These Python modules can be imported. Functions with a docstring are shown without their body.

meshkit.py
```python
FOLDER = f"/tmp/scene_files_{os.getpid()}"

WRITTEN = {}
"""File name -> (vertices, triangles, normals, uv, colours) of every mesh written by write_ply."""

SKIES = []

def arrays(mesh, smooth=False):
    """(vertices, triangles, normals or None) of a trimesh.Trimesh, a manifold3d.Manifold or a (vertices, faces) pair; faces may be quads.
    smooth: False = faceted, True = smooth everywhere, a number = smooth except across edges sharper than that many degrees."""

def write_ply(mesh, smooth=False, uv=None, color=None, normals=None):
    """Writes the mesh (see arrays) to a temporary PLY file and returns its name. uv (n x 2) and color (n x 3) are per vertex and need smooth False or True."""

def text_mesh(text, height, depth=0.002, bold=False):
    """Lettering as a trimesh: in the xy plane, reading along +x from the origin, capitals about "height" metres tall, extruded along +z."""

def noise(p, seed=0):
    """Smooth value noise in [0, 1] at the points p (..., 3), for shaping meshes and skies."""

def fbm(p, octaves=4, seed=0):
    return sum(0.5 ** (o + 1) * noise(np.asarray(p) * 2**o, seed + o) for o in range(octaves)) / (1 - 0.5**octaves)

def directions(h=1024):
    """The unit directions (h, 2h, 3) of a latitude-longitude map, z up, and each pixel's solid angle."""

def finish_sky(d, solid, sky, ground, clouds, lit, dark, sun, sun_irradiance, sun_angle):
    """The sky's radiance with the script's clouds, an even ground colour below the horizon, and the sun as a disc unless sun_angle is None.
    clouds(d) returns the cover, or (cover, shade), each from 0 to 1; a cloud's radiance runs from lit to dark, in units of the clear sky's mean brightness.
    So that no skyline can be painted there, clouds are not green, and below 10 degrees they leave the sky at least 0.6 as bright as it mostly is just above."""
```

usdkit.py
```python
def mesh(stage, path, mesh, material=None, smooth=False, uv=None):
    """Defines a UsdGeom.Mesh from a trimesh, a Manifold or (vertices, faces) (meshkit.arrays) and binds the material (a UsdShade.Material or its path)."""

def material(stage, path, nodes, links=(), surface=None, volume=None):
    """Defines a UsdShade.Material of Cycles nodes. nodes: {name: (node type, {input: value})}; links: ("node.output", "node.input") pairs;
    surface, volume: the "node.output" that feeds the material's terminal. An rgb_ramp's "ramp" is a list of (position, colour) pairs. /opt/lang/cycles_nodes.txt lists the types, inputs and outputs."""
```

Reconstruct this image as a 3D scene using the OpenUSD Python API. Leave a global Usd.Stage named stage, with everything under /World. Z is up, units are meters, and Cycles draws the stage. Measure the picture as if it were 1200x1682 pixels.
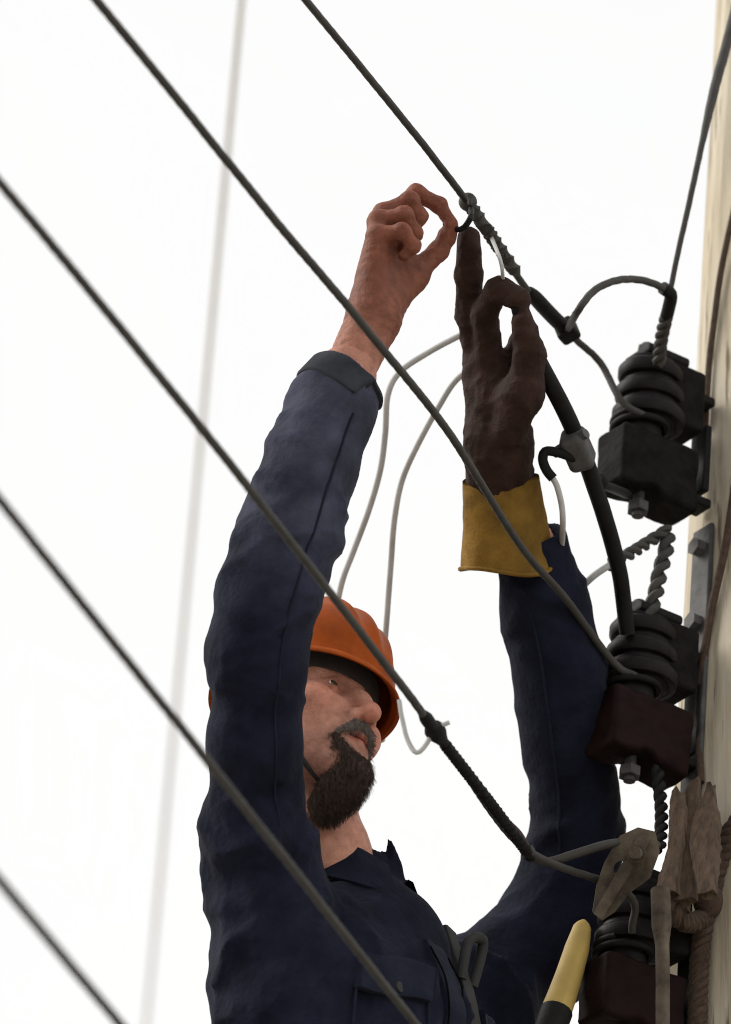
import math, numpy as np, trimesh, usdkit, meshkit
from pxr import Usd, UsdGeom, UsdLux, UsdShade, Sdf, Gf, Vt
from scipy.ndimage import map_coordinates

# ------------------------------------------------------------------ stage, camera, sky, sun
stage = Usd.Stage.CreateInMemory()
UsdGeom.SetStageUpAxis(stage, UsdGeom.Tokens.z)
UsdGeom.SetStageMetersPerUnit(stage, 1.0)
UsdGeom.Xform.Define(stage, '/World')
UsdGeom.Scope.Define(stage, '/World/Looks')
T = Sdf.ValueTypeNames

PITCH = math.radians(30.0)          # the photographer on the ground looks up at the lineman
DIST, SPAN = 7.0, 0.792             # metres to the subject, width of the view there
CAM = np.array([0.0, 0.0, 1.7])
RX = np.array([1.0, 0, 0])
UP = np.array([0, -math.sin(PITCH), math.cos(PITCH)])
FW = np.array([0, math.cos(PITCH), math.sin(PITCH)])
EXPOSURE = 1.65
SUN_EL, SUN_ROT = math.radians(40), math.radians(-82)

cam = UsdGeom.Camera.Define(stage, '/World/camera')
cam.CreateHorizontalApertureAttr(36.0)
cam.CreateVerticalApertureAttr(36.0 * 1024 / 731)
cam.CreateFocalLengthAttr(36.0 * DIST / SPAN)
cam.CreateFStopAttr(8.0)
cam.CreateFocusDistanceAttr(DIST + 0.15)
cam.CreateClippingRangeAttr(Gf.Vec2f(0.1, 2000))
cam.CreateExposureAttr(EXPOSURE)
m = Gf.Matrix4d(*RX, 0, *UP, 0, *(-FW), 0, *CAM, 1)
cam.AddTransformOp().Set(m)

def C(px, py, w=0.0):
    """World point that lies on the photograph's pixel at depth DIST + w."""
    k = (DIST + w) / DIST * SPAN / 1200
    return CAM + FW * (DIST + w) + RX * ((px - 600) * k) + UP * ((841 - py) * k)

def Cz(px, py, z):
    """World point on the pixel's ray at height z."""
    k = SPAN / 1200 / DIST
    d = FW + RX * ((px - 600) * k) + UP * ((841 - py) * k)
    return CAM + d * ((z - CAM[2]) / d[2])

def Cd(px, py, a, b):
    """Depth offset list helper."""
    return C(px, py, a + b)

sky = UsdLux.DomeLight.Define(stage, '/World/sky')
sky.CreateIntensityAttr(1.0)
usdkit.material(stage, '/World/Looks/overcast_sky', {
    'sky': ('sky_texture', {'sky_type': 'single_scattering', 'sun_disc': False, 'sun_elevation': SUN_EL, 'sun_rotation': SUN_ROT, 'aerosol_density': 3.0}),
    'tc': ('texture_coordinate', {}),
    'n': ('noise_texture', {'scale': 1.6, 'detail': 5.0, 'roughness': 0.5}),
    'cl': ('rgb_ramp', {'ramp': [(0.3, (5.95, 5.97, 6.05)), (0.7, (6.75, 6.70, 6.55))]}),
    'mix': ('mix', {'fac': 0.93}),
    'bg': ('background_shader', {'strength': 0.05})},
    [('tc.generated', 'n.vector'), ('n.fac', 'cl.fac'), ('sky.color', 'mix.color1'), ('cl.color', 'mix.color2'), ('mix.color', 'bg.color')], surface='bg.background')
UsdShade.MaterialBindingAPI.Apply(sky.GetPrim()).Bind(UsdShade.Material.Get(stage, '/World/Looks/overcast_sky'))
sky.GetPrim().SetCustomDataByKey('kind', 'structure')

sun = UsdLux.DistantLight.Define(stage, '/World/sun')
sun.CreateIntensityAttr(0.24)
sun.CreateAngleAttr(38.0)
sun.CreateColorAttr(Gf.Vec3f(1.0, 0.96, 0.9))
sun.GetPrim().GetAttribute('inputs:intensity')
sun.GetPrim().CreateAttribute('inputs:normalize', T.Bool).Set(True)
_d = np.array([math.cos(SUN_EL) * math.sin(SUN_ROT), math.cos(SUN_EL) * math.cos(SUN_ROT), math.sin(SUN_EL)])
def look_matrix(zaxis, pos=(0, 0, 0)):
    z = np.asarray(zaxis, float); z /= np.linalg.norm(z)
    x = np.cross([0, 0, 1], z); x /= np.linalg.norm(x); y = np.cross(z, x)
    return Gf.Matrix4d(*x, 0, *y, 0, *z, 0, *pos, 1)
sun.AddTransformOp().Set(look_matrix(_d))

# ------------------------------------------------------------------ materials
def mat(name, col, rough=0.6, var=0.25, scale=20.0, bump=0.0, bscale=200.0, metal=0.0, spec=0.5, stretch=None, sheen=0.0, sss=0.0, tint=False, extra=None):
    col = tuple(min(0.8, 1.42 * c) for c in col)
    nodes = {'tc': ('texture_coordinate', {}), 'map': ('mapping', {'scale': stretch or (1, 1, 1)}),
             'n': ('noise_texture', {'scale': scale, 'detail': 6.0, 'roughness': 0.6}),
             'r': ('rgb_ramp', {'ramp': [(0.25, tuple(c * (1 - var) for c in col)), (0.75, tuple(min(1, c * (1 + var)) for c in col))]}),
             'p': ('principled_bsdf', {'roughness': rough, 'metallic': metal, 'specular_ior_level': spec, 'sheen_weight': sheen})}
    links = [('tc.object', 'map.vector'), ('map.vector', 'n.vector'), ('n.fac', 'r.fac')]
    out = 'r.color'
    if tint:
        nodes['at'] = ('attribute', {'attribute': 'tint'})
        nodes['tm'] = ('mix', {'mix_type': 'multiply', 'fac': 1.0})
        links += [('r.color', 'tm.color1'), ('at.color', 'tm.color2')]
        out = 'tm.color'
    links.append((out, 'p.base_color'))
    if sss:
        nodes['p'][1].update({'subsurface_weight': sss, 'subsurface_scale': 0.006})
    if bump:
        nodes['bn'] = ('noise_texture', {'scale': bscale, 'detail': 4.0, 'roughness': 0.6})
        nodes['b'] = ('bump', {'strength': bump, 'distance': 0.002})
        links += [('map.vector', 'bn.vector'), ('bn.fac', 'b.height'), ('b.normal', 'p.normal')]
    return usdkit.material(stage, '/World/Looks/' + name, nodes, links, surface='p.BSDF')

M = {}
M['ground'] = mat('gravelly_ground', (0.20, 0.18, 0.15), 0.95, 0.4, 1.5, 0.6, 30)
M['skin'] = mat('skin', (0.37, 0.180, 0.128), 0.55, 0.32, 75, 0.6, 420, spec=0.13, sss=0.06, tint=True)
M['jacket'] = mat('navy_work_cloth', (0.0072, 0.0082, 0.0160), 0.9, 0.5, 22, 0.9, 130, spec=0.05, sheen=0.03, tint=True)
M['jacket_trim'] = mat('navy_trim', (0.0088, 0.0102, 0.0185), 0.85, 0.35, 30, 0.8, 150, spec=0.06, sheen=0.03)
M['cuff_cloth'] = mat('lit_cuff_cloth', (0.026, 0.028, 0.034), 0.9, 0.4, 30, 0.5, 900, spec=0.06)  # cuff lightened to match the light painted on the forearm
M['trousers'] = mat('dark_trousers', (0.028, 0.030, 0.040), 0.9, 0.3, 15, 0.4, 700)
M['boot'] = mat('boot_leather', (0.05, 0.03, 0.02), 0.55, 0.3, 25, 0.4, 200)
M['hat'] = mat('orange_plastic', (0.23, 0.043, 0.003), 0.5, 0.38, 26, 0.15, 90, spec=0.10)
M['hat_in'] = mat('hat_suspension', (0.03, 0.027, 0.025), 0.8, 0.2, 30)
M['clip'] = mat('pale_plastic_clip', (0.55, 0.52, 0.46), 0.5, 0.15, 30)
M['hair'] = mat('dark_hair', (0.022, 0.015, 0.012), 0.7, 0.4, 250, 0.8, 800, stretch=(1, 1, 0.2))
M['moustache'] = mat('greying_moustache', (0.11, 0.09, 0.078), 0.85, 0.6, 350, 0.9, 900)
M['beard'] = mat('dark_beard', (0.042, 0.026, 0.020), 0.85, 0.6, 350, 0.9, 900)
M['eye'] = mat('eye_white', (0.6, 0.57, 0.53), 0.2, 0.05, 50)
M['iris'] = mat('dark_iris', (0.03, 0.018, 0.01), 0.15, 0.2, 200)
M['glove'] = mat('brown_leather', (0.024, 0.0125, 0.0095), 0.75, 0.55, 30, 0.7, 350, spec=0.12)
M['cuff'] = mat('yellow_gauntlet', (0.135, 0.076, 0.015), 0.8, 0.5, 25, 0.5, 300, spec=0.1)
M['black'] = mat('black_insulation', (0.006, 0.006, 0.0055), 0.6, 0.4, 60, 0.3, 300, spec=0.12)
M['wire'] = mat('weathered_conductor', (0.024, 0.022, 0.019), 0.75, 0.35, 40, 0.2, 300)
M['pale_wire'] = mat('pale_thin_wire', (0.30, 0.30, 0.29), 0.6, 0.2, 40)
M['far_wire'] = mat('far_pale_cable', (0.60, 0.60, 0.59), 0.7, 0.1, 10)
M['steel'] = mat('galvanised_steel', (0.36, 0.35, 0.33), 0.55, 0.3, 40, 0.3, 200, metal=0.6)
M['dull_steel'] = mat('dull_grey_steel', (0.055, 0.054, 0.053), 0.65, 0.5, 40, 0.4, 200, metal=0.3, spec=0.2)
M['rusty'] = mat('weathered_casting', (0.062, 0.050, 0.037), 0.8, 0.8, 28, 0.8, 160, metal=0.05, spec=0.15)
M['porcelain'] = mat('black_glazed_porcelain', (0.007, 0.006, 0.006), 0.5, 0.5, 45, 0.25, 140, spec=0.10)
M['cast'] = mat('black_cast_iron', (0.0065, 0.0058, 0.0052), 0.75, 0.7, 45, 0.8, 160, spec=0.06)
M['brownblock'] = mat('brown_glazed_block', (0.008, 0.0036, 0.003), 0.75, 0.5, 40, 0.5, 150, spec=0.08)
M['rope'] = mat('brown_rope', (0.040, 0.024, 0.015), 0.95, 0.5, 120, 0.8, 400)
M['splint'] = mat('split_grey_wood', (0.052, 0.033, 0.020), 0.95, 0.75, 26, 0.8, 120, stretch=(6, 6, 0.5))
M['yellow'] = mat('yellow_hose', (0.31, 0.215, 0.055), 0.65, 0.2, 25, 0.2, 200)
M['strap'] = mat('black_webbing', (0.012, 0.012, 0.012), 0.75, 0.2, 60, 0.4, 500)

# weathered pole: grain and drying checks along its length
usdkit.material(stage, '/World/Looks/weathered_pole_wood', {
    'tc': ('texture_coordinate', {}), 'map': ('mapping', {'scale': (1, 1, 0.05)}),
    'n1': ('noise_texture', {'scale': 38.0, 'detail': 8.0, 'roughness': 0.65}),
    'r1': ('rgb_ramp', {'ramp': [(0.25, (0.20, 0.155, 0.11)), (0.46, (0.53, 0.475, 0.375)), (0.75, (0.70, 0.65, 0.55))]}),
    'n2': ('noise_texture', {'scale': 110.0, 'detail': 4.0, 'roughness': 0.6}),
    'r2': ('rgb_ramp', {'ramp': [(0.33, (0.24, 0.20, 0.16)), (0.42, (1, 1, 1))]}),
    'n3': ('noise_texture', {'scale': 4.0, 'detail': 3.0}),
    'r3': ('rgb_ramp', {'ramp': [(0.3, (0.88, 0.85, 0.78)), (0.7, (1.0, 1.0, 1.0))]}),
    'm': ('mix', {'mix_type': 'multiply', 'fac': 0.85}), 'm2': ('mix', {'mix_type': 'multiply', 'fac': 1.0}),
    'b': ('bump', {'strength': 0.7, 'distance': 0.004}),
    'p': ('principled_bsdf', {'roughness': 0.9, 'specular_ior_level': 0.2})},
    [('tc.object', 'map.vector'), ('map.vector', 'n1.vector'), ('map.vector', 'n2.vector'), ('n1.fac', 'r1.fac'), ('n2.fac', 'r2.fac'),
     ('tc.object', 'n3.vector'), ('n3.fac', 'r3.fac'), ('r1.color', 'm.color1'), ('r2.color', 'm.color2'), ('m.color', 'm2.color1'), ('r3.color', 'm2.color2'),
     ('m2.color', 'p.base_color'), ('n1.fac', 'b.height'), ('b.normal', 'p.normal')], surface='p.BSDF')
M['pole'] = UsdShade.Material.Get(stage, '/World/Looks/weathered_pole_wood')

# ------------------------------------------------------------------ scene helpers
used = {}
def path(parent, name):
    base = parent + '/' + name
    k = used.get(base, 0); used[base] = k + 1
    return base if k == 0 else '%s_%03d' % (base, k)

def tag(prim, label=None, cat=None, group=None, kind=None):
    for k, v in (('label', label), ('category', cat), ('group', group), ('kind', kind)):
        if v: prim.SetCustomDataByKey(k, v)

class Thing:
    def __init__(s, name, origin, label, cat, group=None):
        s.o = np.asarray(origin, float)
        x = UsdGeom.Xform.Define(stage, path('/World', name))
        x.AddTranslateOp().Set(Gf.Vec3d(*map(float, s.o)))
        s.path = str(x.GetPath()); s.prim = x.GetPrim()
        tag(s.prim, label, cat, group)
    def part(s, name, mesh, m, smooth=40, parent=None, label=None, tint=None):
        p = path(parent or s.path, name)
        if isinstance(mesh, (tuple, list)):
            mesh = (np.asarray(mesh[0]) - s.o, mesh[1])
        else:
            mesh = mesh.copy(); mesh.apply_translation(-s.o)
        g = usdkit.mesh(stage, p, mesh, M[m], smooth=smooth)
        if tint is not None:
            UsdGeom.PrimvarsAPI(g).CreatePrimvar('tint', T.Color3fArray, 'vertex').Set(Vt.Vec3fArray.FromNumpy(np.asarray(tint, np.float32)))
        if label: tag(g.GetPrim(), label)
        return p

def unit(v): v = np.asarray(v, float); return v / np.linalg.norm(v)
def cat(*ms): return trimesh.util.concatenate([x for x in ms])

def spline(pts, step=0.006):
    P = np.asarray(pts, float)
    if len(P) == 2:
        n = max(2, int(np.linalg.norm(P[1] - P[0]) / step)); t = np.linspace(0, 1, n)[:, None]
        return P[0] * (1 - t) + P[1] * t
    Q = np.vstack([2 * P[0] - P[1], P, 2 * P[-1] - P[-2]])
    out = []
    for i in range(1, len(Q) - 2):
        a, b, c, d = Q[i - 1], Q[i], Q[i + 1], Q[i + 2]
        n = max(2, int(np.linalg.norm(c - b) / step)); t = np.linspace(0, 1, n, endpoint=False)[:, None]
        out.append(0.5 * (2 * b + (c - a) * t + (2 * a - 5 * b + 4 * c - d) * t**2 + (3 * b - 3 * c + d - a) * t**3))
    out.append(P[-1:])
    return np.vstack(out)

def frames(P):
    t = np.gradient(P, axis=0); t /= np.linalg.norm(t, axis=1, keepdims=True)
    n = np.cross(t[0], [0.3, 0.2, 1]); n /= np.linalg.norm(n)
    N = []
    for k in t:
        n = n - k * (n @ k); n /= np.linalg.norm(n); N.append(n)
    N = np.array(N); return t, N, np.cross(t, N)

def loft(P, rad, n=12, lobes=0, twist=0.0, depth=0.0):
    """Closed tube along P; rad may vary; lobes give a stranded, twisted section."""
    P = np.asarray(P); t, N, B = frames(P); L = len(P)
    r = np.broadcast_to(rad, (L,)).astype(float)
    s = np.r_[0, np.cumsum(np.linalg.norm(np.diff(P, axis=0), axis=1))]
    a = np.arange(n) / n * 2 * np.pi
    rr = r[:, None] * (1 + (depth * np.abs(np.cos(lobes / 2 * (a[None] + twist * s[:, None]))) - depth if lobes else 0))
    V = P[:, None] + rr[..., None] * (np.cos(a)[None, :, None] * N[:, None] + np.sin(a)[None, :, None] * B[:, None])
    V = np.vstack([V.reshape(-1, 3), P[:1], P[-1:]])
    i, j = np.meshgrid(np.arange(L - 1), np.arange(n), indexing='ij'); i, j = i.ravel(), j.ravel(); k = (j + 1) % n
    q = [i * n + j, (i + 1) * n + j, (i + 1) * n + k, i * n + k]
    F = np.vstack([np.c_[q[0], q[2], q[1]], np.c_[q[0], q[3], q[2]]])
    jj = np.arange(n); kk = (jj + 1) % n; c0, c1 = L * n, L * n + 1
    F = np.vstack([F, np.c_[np.full(n, c0), kk, jj], np.c_[np.full(n, c1), (L - 1) * n + jj, (L - 1) * n + kk]])
    mm = trimesh.Trimesh(V, F, process=False)
    if mm.volume < 0: mm.invert()
    return mm

def wiggle(P, amp, f, seed):
    P = np.asarray(P); n = np.stack([meshkit.fbm(P * f + 31.7 * k, 3, seed + k) - 0.5 for k in range(3)], 1)
    return P + n * 2 * amp

def strands(P, r, turns_per_m=25, n=3, sr=None):
    """A few wires twisted around each other."""
    P = np.asarray(P); t, N, B = frames(P)
    s = np.r_[0, np.cumsum(np.linalg.norm(np.diff(P, axis=0), axis=1))]
    out = []
    for k in range(n):
        a = 2 * np.pi * (k / n + turns_per_m * s)
        out.append(loft(P + r * (np.cos(a)[:, None] * N + np.sin(a)[:, None] * B), sr or r * 0.9, 8))
    return cat(*out)

def frame_mesh(mesh, o, x, y, z):
    T4 = np.eye(4); T4[:3, 0], T4[:3, 1], T4[:3, 2], T4[:3, 3] = x, y, z, o
    mm = mesh.copy(); mm.apply_transform(T4); return mm

def rbox(ext, r=0.004, seg=2):
    """Box with rounded edges (hull of spheres at its corners)."""
    e = np.asarray(ext) / 2 - r
    s = trimesh.creation.icosphere(subdivisions=seg, radius=r).vertices
    v = np.vstack([s + e * np.array([a, b, c]) for a in (-1, 1) for b in (-1, 1) for c in (-1, 1)])
    return trimesh.convex.convex_hull(v)

def revolve(prof, n=40):
    return trimesh.creation.revolve(np.asarray(prof, float), sections=n)

def align(mesh, a, b):
    """Mesh along +z from the origin, moved to start at a and point to b."""
    z = unit(np.asarray(b) - np.asarray(a)); x = unit(np.cross([0.31, 0.77, 0.21], z)); y = np.cross(z, x)
    return frame_mesh(mesh, a, x, y, z)

# ------------------------------------------------------------------ signed distance modelling
class SDF:
    def __init__(s, lo, hi, h):
        s.lo, s.h = np.asarray(lo, float), h
        s.n = np.ceil((np.asarray(hi) - s.lo) / h).astype(int) + 1
        s.d = np.full(s.n, 1.0, np.float32)
    def _win(s, lo, hi, pad):
        a = np.clip(np.floor((np.asarray(lo) - pad - s.lo) / s.h).astype(int), 0, s.n - 1)
        b = np.clip(np.ceil((np.asarray(hi) + pad - s.lo) / s.h).astype(int) + 1, 1, s.n)
        sl = tuple(slice(i, j) for i, j in zip(a, b))
        ax = [s.lo[k] + s.h * np.arange(a[k], b[k]) for k in range(3)]
        return sl, np.stack(np.meshgrid(*ax, indexing='ij'), -1).astype(np.float32)
    def _put(s, sl, d, k, op):
        o = s.d[sl]
        if op == 'add':
            hh = np.maximum(k - np.abs(o - d), 0) / max(k, 1e-6)
            s.d[sl] = np.minimum(o, d) - hh * hh * k / 4
        else:
            hh = np.maximum(k - np.abs(o + d), 0) / max(k, 1e-6)
            s.d[sl] = np.maximum(o, -d) + hh * hh * k / 4
    def cone(s, a, b, ra, rb, k=0.01, op='add'):
        a, b = np.asarray(a, np.float32), np.asarray(b, np.float32); R = max(ra, rb)
        sl, p = s._win(np.minimum(a, b) - R, np.maximum(a, b) + R, k + 3 * s.h)
        if min(p.shape[:3]) == 0: return s
        ba = b - a; t = np.clip(((p - a) @ ba) / max(ba @ ba, 1e-12), 0, 1)
        d = np.linalg.norm(p - a - t[..., None] * ba, axis=-1) - (ra + t * (rb - ra))
        s._put(sl, d, k, op); return s
    def chain(s, pts, k=0.01):
        for (a, ra), (b, rb) in zip(pts, pts[1:]): s.cone(a, b, ra, rb, k)
        return s
    def ell(s, c, r, R=None, k=0.01, op='add'):
        c, r = np.asarray(c, np.float32), np.asarray(r, np.float32); m = r.max()
        sl, p = s._win(c - m, c + m, k + 3 * s.h)
        if min(p.shape[:3]) == 0: return s
        q = p - c
        if R is not None: q = q @ np.asarray(R, np.float32)      # columns of R = local axes
        k0 = np.linalg.norm(q / r, axis=-1); k1 = np.linalg.norm(q / (r * r), axis=-1)
        s._put(sl, k0 * (k0 - 1) / np.maximum(k1, 1e-6), k, op); return s
    def pts(s):
        return np.stack(np.meshgrid(*[s.lo[k] + s.h * np.arange(s.n[k]) for k in range(3)], indexing='ij'), -1)
    def sample(s, p):
        return map_coordinates(s.d, ((np.asarray(p) - s.lo) / s.h).T, order=1, mode='nearest')
    def displace(s, fn, band=0.03):
        idx = np.nonzero(np.abs(s.d) < band)
        p = s.lo + s.h * np.stack(idx, 1)
        s.d[idx] += fn(p).astype(np.float32)
    def cut(s, point, normal):
        """Removes what lies on the normal's side of the plane."""
        p = s.pts().astype(np.float32)
        s.d = np.maximum(s.d, (p - np.asarray(point, np.float32)) @ np.asarray(normal, np.float32))
    def project(s, o, d, n=60):
        o = np.asarray(o, float).copy(); d = unit(d)
        for _ in range(n): o = o + d * max(min(float(s.sample(o[None])[0]), 0.02), -0.02) * 0.8
        return o
    def mesh(s):
        d = np.pad(s.d, 1, constant_values=1.0); lo = s.lo - s.h
        ins = d < 0; n = np.array(d.shape)
        c = np.zeros(n - 1, np.uint8)
        for a in (0, 1):
            for b in (0, 1):
                for e in (0, 1): c += ins[a:n[0] - 1 + a, b:n[1] - 1 + b, e:n[2] - 1 + e]
        cells = np.argwhere((c > 0) & (c < 8))
        vid = np.full(n - 1, -1, np.int64); vid[tuple(cells.T)] = np.arange(len(cells))
        acc, cnt = np.zeros((len(cells), 3)), np.zeros(len(cells))
        for ax in range(3):
            for a in (0, 1):
                for b in (0, 1):
                    o = [a, b]; o.insert(ax, 0); p0 = cells + o; p1 = p0.copy(); p1[:, ax] += 1
                    v0, v1 = d[tuple(p0.T)], d[tuple(p1.T)]
                    x = (v0 < 0) != (v1 < 0); t = np.where(x, v0 / np.where(x, v0 - v1, 1), 0)
                    q = p0.astype(float); q[:, ax] += t
                    acc[x] += q[x]; cnt[x] += 1
        V = lo + s.h * acc / np.maximum(cnt, 1)[:, None]
        F = []
        for ax in range(3):
            u, v = (ax + 1) % 3, (ax + 2) % 3
            s0 = [slice(None)] * 3; s1 = [slice(None)] * 3; s0[ax] = slice(0, -1); s1[ax] = slice(1, None)
            e = np.argwhere(ins[tuple(s0)] != ins[tuple(s1)])
            e = e[(e[:, u] > 0) & (e[:, v] > 0) & (e[:, u] < n[u] - 1) & (e[:, v] < n[v] - 1)]
            inside = ins[tuple(e.T)]
            def at(du, dv):
                g = e.copy(); g[:, u] += du; g[:, v] += dv; return vid[tuple(g.T)]
            q = np.stack([at(-1, -1), at(0, -1), at(0, 0), at(-1, 0)], 1)
            q[~inside] = q[~inside][:, ::-1]
            F += [q[:, [0, 1, 2]], q[:, [0, 2, 3]]]
        mm = trimesh.Trimesh(V, np.vstack(F), process=False)
        if mm.volume < 0: mm.invert()
        return mm

def taubin(m, n=3, lam=0.5, mu=-0.53):
    from scipy.sparse import coo_matrix
    e = np.vstack([m.faces[:, [0, 1]], m.faces[:, [1, 2]], m.faces[:, [2, 0]]]); e = np.unique(np.sort(e, 1), axis=0)
    N = len(m.vertices); A = coo_matrix((np.ones(2 * len(e)), (np.r_[e[:, 0], e[:, 1]], np.r_[e[:, 1], e[:, 0]])), (N, N)).tocsr()
    deg = np.maximum(np.asarray(A.sum(1)), 1); v = np.array(m.vertices)
    for _ in range(n):
        for k in (lam, mu): v = v + k * (A @ v / deg - v)
    m.vertices = v

def ridged(p, seed, octaves=2):
    out, a, tot = 0, 1.0, 0
    for o in range(octaves):
        out = out + a * (1 - np.abs(2 * meshkit.noise(p * 2**o, seed + 7 * o) - 1)) ** 2; tot += a; a *= 0.5
    return out / tot

# ------------------------------------------------------------------ ground
def ground():
    n = 60; g = np.sign(np.linspace(-1, 1, n)) * np.abs(np.linspace(-1, 1, n)) ** 3 * 900
    X, Y = np.meshgrid(g, g, indexing='ij'); P = np.stack([X, Y, np.zeros_like(X)], -1)
    P[..., 2] = 0.15 * (meshkit.fbm(P * 0.13, 3, 2) - 0.5)
    i, j = np.meshgrid(np.arange(n - 1), np.arange(n - 1), indexing='ij'); i, j = i.ravel(), j.ravel()
    F = np.c_[i * n + j, (i + 1) * n + j, (i + 1) * n + j + 1, i * n + j + 1]
    p = usdkit.mesh(stage, path('/World', 'ground'), (P.reshape(-1, 3), F), M['ground'], smooth=True)
    tag(p.GetPrim(), kind='structure')
ground()

# ------------------------------------------------------------------ utility pole
POLE_R = 0.140
RACK = unit([-0.82, -0.57, 0])                              # the insulators stand out of the pole this way
INS = [C(1068, 712, 0.57), C(1055, 1140, 0.40), C(1042, 1575, 0.225)]
STAND = 0.078                                               # insulator axis to pole surface
pa, pb = INS[2] - RACK * (STAND + POLE_R) - RX * .004, INS[0] - RACK * (STAND + POLE_R) + RX * .011
PAX = unit(pb - pa)
P0 = pa - PAX * (pa[2] / PAX[2]); P0[2] = 0                 # foot of the pole
def pole_at(z): return P0 + PAX * ((z - P0[2]) / PAX[2])
PX, PY = RACK, np.cross([0, 0, 1], RACK)

def build_pole():
    t = Thing('utility_pole', P0, 'thick weathered pale wooden utility pole at the right edge of the view', 'utility pole')
    z0, z1, nz, na = -0.5, 8.4, 900, 120
    z = np.linspace(z0, z1, nz); a = np.arange(na) / na * 2 * np.pi
    Z, A = np.meshgrid(z, a, indexing='ij')
    R = POLE_R * (1 + 0.012 * (5.2 - Z))
    q = np.stack([np.cos(A) * 9, np.sin(A) * 9, Z * 0.9], -1)
    R = R + 0.006 * (meshkit.fbm(q * 0.5, 3, 4) - 0.5)
    cr = ridged(np.stack([np.cos(A) * 5.5, np.sin(A) * 5.5, Z * 0.8], -1), 11, 1)
    R = R - 0.012 * np.clip((cr - 0.90) / 0.1, 0, 1) - 0.003 * ridged(q * 1.7, 5, 2)
    V = np.stack([P0[0] + R * np.cos(A) + PAX[0] / PAX[2] * Z, P0[1] + R * np.sin(A) + PAX[1] / PAX[2] * Z, Z], -1).reshape(-1, 3)
    i, j = np.meshgrid(np.arange(nz - 1), np.arange(na), indexing='ij'); i, j = i.ravel(), j.ravel(); k = (j + 1) % na
    F = np.c_[i * na + j, i * na + k, (i + 1) * na + k, (i + 1) * na + j]
    F = np.vstack([F[:, [0, 1, 2]], F[:, [0, 2, 3]]])
    top = len(V); V = np.vstack([V, [pole_at(z1 + 0.03)]]); jj = np.arange(na)
    F = np.vstack([F, np.c_[np.full(na, top), (nz - 1) * na + jj, (nz - 1) * na + (jj + 1) % na]])
    t.part('shaft', (V, F), 'pole', smooth=60)
    # steps the lineman stands on (below the view)
    for dz, dx in ((3.52, -1), (3.40, -1)):
        c = pole_at(dz); d = unit([-1, -0.35 if dz > 3.45 else 0.15, 0])
        t.part('step', loft(spline([c + d * 0.1, c + d * 0.62, c + d * 0.64 + [0, 0, 0.04]]), 0.011, 10), 'steel')
    return t
build_pole()

# ------------------------------------------------------------------ insulators and their bracket on the pole
E1 = -RACK; E2 = unit(np.cross(PAX, E1)); E1 = np.cross(E2, PAX)
def loc(o, x, y, z): return np.asarray(o) + E1 * x + E2 * y + PAX * z
def place(mesh, o): return frame_mesh(mesh, o, E1, E2, PAX)

def bell(r, z0, z1):
    """Ribbed spool half: rounded skirts with grooves between them."""
    p = [(0.0, z0), (0.030, z0), (0.034, z0 + 0.004)]
    n = 3; h = (z1 - z0) / n
    for k in range(n):
        a = z0 + k * h
        rr = r * (1 - 0.05 * k)
        p += [(rr - 0.008, a + 0.003), (rr - 0.0025, a + 0.004), (rr, a + 0.008), (rr, a + h * 0.60), (rr - 0.003, a + h * 0.74), (rr - 0.008, a + h * 0.86), (rr - 0.008, a + h * 0.97)]
    p += [(0.026, z1 + 0.004), (0.0, z1 + 0.006)]
    return revolve(p, 48)

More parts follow.
